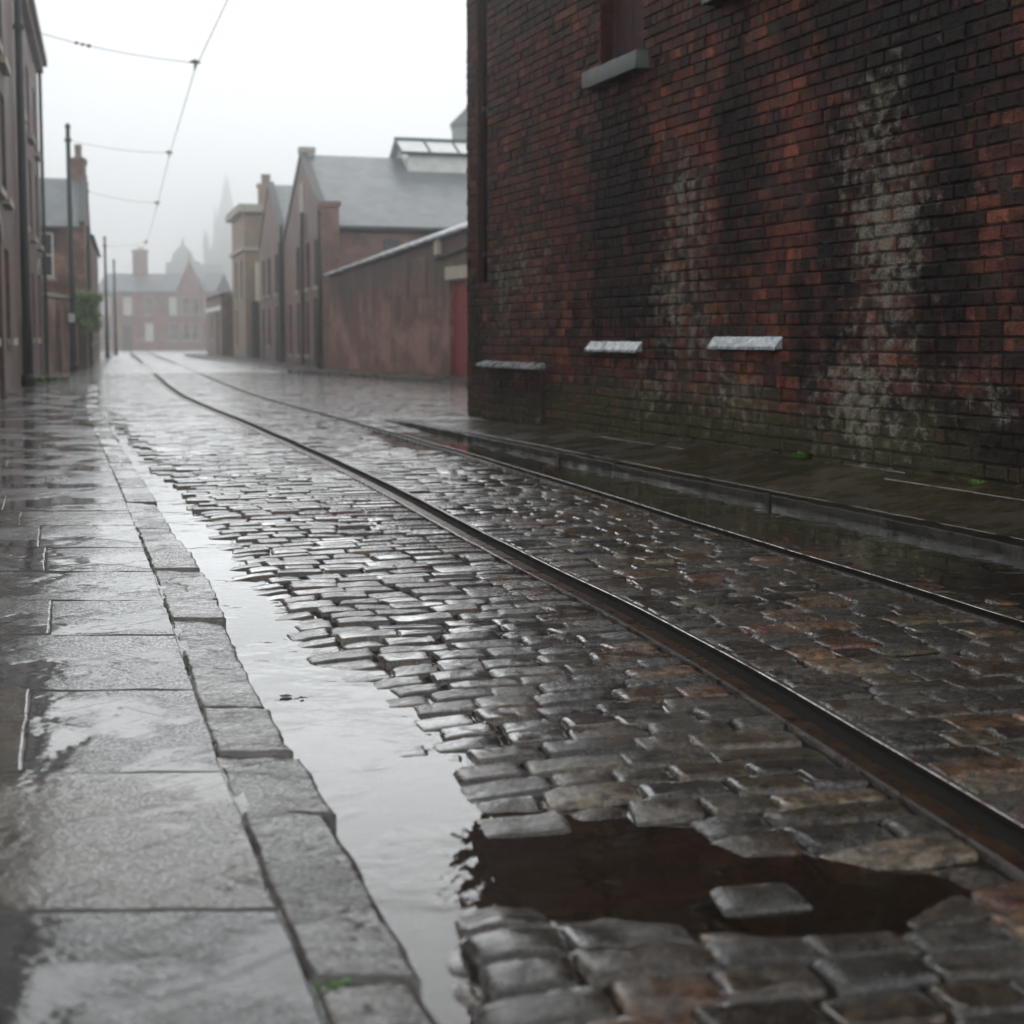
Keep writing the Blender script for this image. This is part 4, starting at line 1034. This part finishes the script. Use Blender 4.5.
CD = 560.0
def X(px, Y=CD): return at_y(px, 338, Y).x
def Z(v, Y=CD): return at_y(225, v, Y).z
ch = thing('church_tower', (X(222), CD, 0), 'gothic church tower with tall spire fading into the mist', 'church')
cf = Frame((X(222), CD), (1, 0), (0, -1)); s = CD / F
m = MB(); m.box(cf, -6 * s, 14 * s, -18 * s, 0, 0, Z(232)); m.box(cf, -17 * s, -6 * s, -14 * s, -2 * s, 0, Z(248)); m.box(cf, 14 * s, 46 * s, -30 * s, -4 * s, 0, Z(266)); m.build('tower', M['churchstone'], ch)
def pyr(m, cx, cy, w, z0, z1, n=8):
    base = [(cx + w * math.cos(2 * math.pi * (k + .5) / n), cy + w * math.sin(2 * math.pi * (k + .5) / n), z0) for k in range(n)]
    for k in range(n): m.face([base[k], base[(k + 1) % n], (cx, cy, z1)])
m = MB(); pyr(m, cf.p(5 * s, 0, 0).x, CD + 9 * s, 12.5 * s, Z(234), Z(170)); m.build('spire', M['churchstone'], ch)
for u, n_, zb, zt in ((-5, -1, 236, 202), (13, -1, 236, 212), (-5, -17, 236, 206), (13, -17, 236, 210), (-16, -3, 250, 226), (-7, -3, 250, 234), (-16, -13, 250, 228)):
    m = MB(); q = cf.p(u * s, n_ * s, 0); m.box(cf, (u - 1.4) * s, (u + 1.4) * s, (n_ - 1.4) * s, (n_ + 1.4) * s, Z(zb + 8), Z(zb - 4)); pyr(m, q.x, q.y, 2.6 * s, Z(zb - 4), Z(zt), 6); m.build('pinnacle', M['churchstone'], ch)
for u in (0, 7):
    m = MB(); m.box(cf, (u - 1.5) * s, (u + 1.5) * s, .05, .12, Z(262), Z(240)); m.build('belfry_louvre', M['dark'], ch)
DD = 430.0; s = DD / F
dm = thing('domed_hall', (X(181, DD), DD, 0), 'squat domed hall seen faintly over the terrace roofs', 'building')
df_ = Frame((X(181, DD), DD), (1, 0), (0, -1))
m = MB(); m.box(df_, -14 * s, 16 * s, -24 * s, 0, 0, Z(262, DD)); m.box(df_, 16 * s, 40 * s, -24 * s, -2, 0, Z(264, DD)); m.build('hall_walls', M['churchstone'], dm)
m = MB(); cx, cy = df_.p(1 * s, -11 * s, 0).xy; rr = [12 * s, 11.5 * s, 9 * s, 5 * s, 2 * s, 1.6 * s, .2 * s]; zz = [264, 258, 252, 247, 245, 241, 235]
m.tube([(cx, cy, Z(v, DD)) for v in zz], rr, 16); m.build('dome', M['churchstone'], dm)

# ------------------------------------------------------------------ poles and wires
poles = [(28.5, 388, 8.6, .105, 'iron'), (74, 372, at_y(69.5, 127, ground(74, 372).y).z, .095, 'giron'), (91, 365, 7.3, .085, 'giron'), (107.5, 358.5, 6.4, .085, 'giron'), (116, 355.5, 5.9, .085, 'giron')]
plab = ['thick black tramway pole rising out of frame in front of the left brick building', 'second tramway pole from the left, dark green, against the slate roofed house', 'third tramway pole along the left pavement, beside the gabled house corner', 'thin misty tramway pole, second last along the left pavement', 'faintest tramway pole, last before the end terrace']
tops = []
for (px, v, h, r, mt), lab in zip(poles, plab):
    g = ground(px, v); p = thing('tramway_pole', (g.x, g.y, .03), lab, 'pole', 'tramway poles along the left pavement')
    m = MB(); m.tube([(g.x, g.y, 0), (g.x, g.y, 1.4), (g.x, g.y, 1.45), (g.x, g.y, h)], [r * 1.12, r * 1.1, r, r * .72], 14); m.build('shaft', M[mt], p, True)
    m = MB(); m.tube([(g.x, g.y, 0), (g.x, g.y, .25), (g.x, g.y, .3)], [r * 1.5, r * 1.45, r * 1.2], 14); m.build('base_collar', M[mt], p, True)
    m = MB(); m.tube([(g.x, g.y, h - .02), (g.x, g.y, h + .05), (g.x, g.y, h + .13)], [r * .95, r * .95, r * .2], 12); m.build('cap', M[mt], p, True)
    tops.append(g)
    if px in (74, 91):
        z = at_y(75, 318, g.y).z; m = MB(); fr = Frame((g.x, g.y), (1, 0), (0, -1)); m.box(fr, -.10, .10, r * 1.05, r * 1.05 + .02, z - .14, z + .14); m.build('notice_plate', M['white'], p)
jn = [at_y(195, 63, tops[0].y - .2), at_y(169, 153, tops[1].y - .2), at_y(157, 203, tops[2].y - .2), at_y(146, 242, tops[3].y - .2)]
pz = [at_y(16, 27, tops[0].y).z, at_y(70, 140, tops[1].y).z, at_y(90, 191, tops[2].y).z, at_y(105, 246, tops[3].y).z]
slab = ['span wire with dark insulators from the thick black pole', 'span wire from the second pole to the tram wire', 'faint span wire from the third pole to the tram wire', 'faintest span wire, from the fourth pole']
for k, (j, g, z) in enumerate(zip(jn, tops, pz)):
    o = thing('span_wire', (g.x, g.y, z), slab[k], 'wire', 'span wires holding the tram wire')
    m = MB(); a = Vector((g.x, g.y, z)); pts = [a.lerp(j, t / 8) - Vector((0, 0, .10 * math.sin(math.pi * t / 8))) for t in range(9)]
    m.tube(pts, .007, 5); m.build('wire', M['wire'], o)
    m = MB(); m.tube([j + Vector((-.11, 0, .02)), j + Vector((0, 0, .035)), j + Vector((.11, 0, .0))], [.02, .05, .02], 8); m.tube([j + Vector((0, 0, .03)), j + Vector((0, 0, -.13))], .025, 6); m.build('wire_hanger', M['iron'], o)
    if k == 0:
        for t in (.33, .365, .40): 
            q = a.lerp(j, t) - Vector((0, 0, .10 * math.sin(math.pi * t))); m = MB(); m.tube([q + Vector((-.05, 0, 0)), q, q + Vector((.05, 0, 0))], [.015, .036 if t < .4 else .045, .015], 8); m.build('insulator', M['iron'], o)
    m = MB(); rr = poles[k][3]; m.tube([(g.x, g.y, z - .05), (g.x, g.y, z + .05)], rr * 1.15, 12); m.build('pole_clamp', M['iron'], o)
m = MB(); near = [at_y(227.5, 0, 25.5), Vector((-2.2, 14, 7.2)), Vector((1.2, 0, 7.25)), Vector((3.0, -8, 7.3))]
far = [Vector((-32, 115, 6.1)), Vector((-47, 165, 5.6))]
pts = [near[3], near[2], near[1], near[0]] + [q - Vector((0, 0, .12)) for q in jn] + far
m.tube(pts, .009, 5); tag(m.build('tram_wire', M['wire']), 'overhead tram contact wire running down the street through the span wire hangers', 'wire')
# slim post at the boundary wall corner
g = bw.p(.55, .5, 0); p = thing('iron_post', (g.x, g.y, .1), 'slim iron post standing where the boundary wall meets the gabled warehouse', 'post')
m = MB(); zt = at_y(345, 214, g.y).z; m.tube([(g.x, g.y, .05), (g.x, g.y, zt)], [.075, .055], 10); m.build('shaft', M['giron'], p, True)
m = MB(); m.tube([(g.x, g.y, .05), (g.x, g.y, .5)], .1, 10); m.build('base_collar', M['giron'], p, True)
m = MB(); m.tube([(g.x, g.y, zt), (g.x, g.y, zt + .14)], [.08, .02], 10); m.build('cap', M['giron'], p, True)

# ------------------------------------------------------------------ greenery and litter
sc = ground(84, 369); cz = at_y(86, 306, sc.y - 1.0)
o = thing('shrub', (cz.x, sc.y - 1.0, 0), 'bright green shrub overhanging the yard wall behind the second pole', 'shrub')
m = MB(); random.seed(5)
for k in range(3): m.tube([(cz.x - .3 + .1 * k, sc.y - .9, 0), (cz.x - .2 + .1 * k, sc.y - 1, 1.2), (cz.x - .3 + .3 * k, sc.y - 1.1 + .1 * k, 2.2)], [.05, .04, .02], 6)
m.build('stem', M['bark'], o)
m = MB()
cl = [(random.uniform(-.45, .4), random.uniform(-.35, .35), random.uniform(-.5, .5), random.uniform(.2, .32)) for _ in range(18)]
for _ in range(3600):
    a, b, c, r = random.choice(cl); d = Vector((random.gauss(0, 1), random.gauss(0, 1), random.gauss(0, 1))).normalized() * r * random.random() ** .4
    q = Vector((cz.x + a, sc.y - 1 + b, cz.z - .15 + c)) + d
    e1 = Vector((random.gauss(0, 1), random.gauss(0, 1), random.gauss(0, 1))).normalized() * .055; e2 = e1.cross(Vector((random.gauss(0, 1), random.gauss(0, 1), random.gauss(0, 1)))).normalized() * .03
    m.face([q - e1, q + e2, q + e1, q - e2])
m.build('foliage', M['leaf'], o)
def weed(x, y, z, n, h, spread, label):
    m = MB()
    for _ in range(n):
        a = random.uniform(0, 2 * math.pi); r = random.random() * spread; b = Vector((x + r * math.cos(a), y + r * math.sin(a), z)); l = h * random.uniform(.5, 1.2)
        d = Vector((math.cos(a), math.sin(a), 0)) * l * random.uniform(.3, 1.1); sd = Vector((-math.sin(a), math.cos(a), 0)) * l * random.uniform(.12, .28)
        m.face([b, b + d * .5 + Vector((0, 0, l * .7)) + sd, b + d + Vector((0, 0, l * .75)), b + d * .5 + Vector((0, 0, l * .7)) - sd])
    tag(m.build('weed', M['weed']), label, 'weed', 'weeds growing in the joints')
g = ground(331, 985, .03); weed(g.x, g.y, .015, 40, .022, .018, 'small green weed in the joint behind the nearest left kerb stone')
g = WALL.p(WALL.ucol(805, 466), .05, 0); weed(g.x, g.y, zwall(WALL.ucol(805, 466)) - .01, 70, .05, .06, 'small bright green weed at the foot of the warehouse wall')
g = WALL.p(WALL.ucol(985, 478), .06, 0); weed(g.x, g.y, zwall(8) - .01, 30, .03, .06, 'tiny weed at the wall foot near the right frame edge')
g = ground(47, 384); weed(g.x, g.y, .03, 120, .16, .5, 'grassy weeds at the foot of the left building beside the black pole')
def litter(px, v, s, label):
    g = ground(px, v, WL); m = MB(); n = 9; sd = random.random() * 9
    ring = [(g.x + s * (1 + .5 * nz(k, sd)) * math.cos(2*math.pi*k/n), g.y + s * .8 * (1 + .5 * nz(k, sd + 4)) * math.sin(2*math.pi*k/n), WL + .003 + .008 * abs(nz(k * 1.3, sd, 3))) for k in range(n)]
    for k in range(n): m.face([ring[k], ring[(k + 1) % n], (g.x, g.y, WL + .009)])
    m.face(ring[::-1]); tag(m.build('leaf_litter', M['litter']), label, 'leaf litter')
litter(286, 697, .020, 'larger dark sodden leaf clump floating in the left gutter water')
litter(302, 699, .009, 'smaller leaf scrap floating right of the larger clump in the left gutter')

# ------------------------------------------------------------------ haze, sky, sun
hm = bpy.data.materials.new('haze'); hm.use_nodes = True; t = hm.node_tree; t.nodes.clear()
ho = t.nodes.new('ShaderNodeOutputMaterial'); pvn = t.nodes.new('ShaderNodeVolumePrincipled')
pvn.inputs['Color'].default_value = (.965, .98, .985, 1); pvn.inputs['Density'].default_value = .0037; pvn.inputs['Anisotropy'].default_value = .9
t.links.new(pvn.outputs[0], ho.inputs['Volume'])
mb = MB(); mb.box(W0, -330, 200, -640, 25, -1.75, 74); hz = mb.build('haze', hm); struct(hz, 'stuff')

SE, SR = R(55), R(200)
w = bpy.data.worlds.new('World'); S.world = w; w.use_nodes = True; t = w.node_tree; t.nodes.clear()
wo = t.nodes.new('ShaderNodeOutputWorld'); bg = t.nodes.new('ShaderNodeBackground'); sky = t.nodes.new('ShaderNodeTexSky')
sky.sky_type = 'NISHITA'; sky.sun_disc = False; sky.sun_elevation = SE; sky.sun_rotation = SR; sky.dust_density = 5; sky.air_density = 1.5
hs = t.nodes.new('ShaderNodeHueSaturation'); hs.inputs['Saturation'].default_value = .12
t.links.new(sky.outputs[0], hs.inputs['Color'])
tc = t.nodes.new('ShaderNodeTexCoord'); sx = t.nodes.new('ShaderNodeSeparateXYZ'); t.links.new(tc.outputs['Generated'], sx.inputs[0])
rp = t.nodes.new('ShaderNodeValToRGB'); t.links.new(sx.outputs['Z'], rp.inputs[0])      # overcast deck, with an added bright band above the view for road reflections
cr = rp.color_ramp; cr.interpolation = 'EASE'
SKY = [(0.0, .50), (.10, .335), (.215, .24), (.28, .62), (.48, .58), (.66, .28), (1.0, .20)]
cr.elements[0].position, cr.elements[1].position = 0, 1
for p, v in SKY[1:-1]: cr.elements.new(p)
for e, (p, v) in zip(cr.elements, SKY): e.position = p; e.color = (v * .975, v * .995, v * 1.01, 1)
sc_ = t.nodes.new('ShaderNodeMix'); sc_.data_type = 'RGBA'; sc_.blend_type = 'MIX'; sc_.inputs[0].default_value = .88
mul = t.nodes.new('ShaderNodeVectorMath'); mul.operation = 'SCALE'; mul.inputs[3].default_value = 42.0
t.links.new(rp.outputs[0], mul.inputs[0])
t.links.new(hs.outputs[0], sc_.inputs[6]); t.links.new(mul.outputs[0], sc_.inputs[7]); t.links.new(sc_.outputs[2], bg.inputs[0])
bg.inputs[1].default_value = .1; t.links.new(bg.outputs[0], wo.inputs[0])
sl = bpy.data.lights.new('sun', 'SUN'); sl.energy = .5; sl.angle = R(40); sl.color = (1, .98, .95)
so = bpy.data.objects.new('sun', sl); COL.objects.link(so); so.rotation_euler = (R(90) - SE, 0, R(180) - SR + math.pi)
so.location = (0, 0, 30)

S.view_settings.view_transform = 'Standard'; S.view_settings.look = 'None'; S.view_settings.gamma = 1; S.view_settings.exposure = .1
try: S.view_settings.use_curve_mapping = False
except Exception: pass
c = S.cycles; c.max_bounces = 6; c.diffuse_bounces = 2; c.glossy_bounces = 4; c.volume_bounces = 1; c.transparent_max_bounces = 6; c.transmission_bounces = 2
c.use_denoising = True; c.sample_clamp_indirect = 6
try: c.denoiser = 'OPENIMAGEDENOISE'
except Exception: pass
print('setts', nset, 'bricks', len(B.mb.f) // 9)
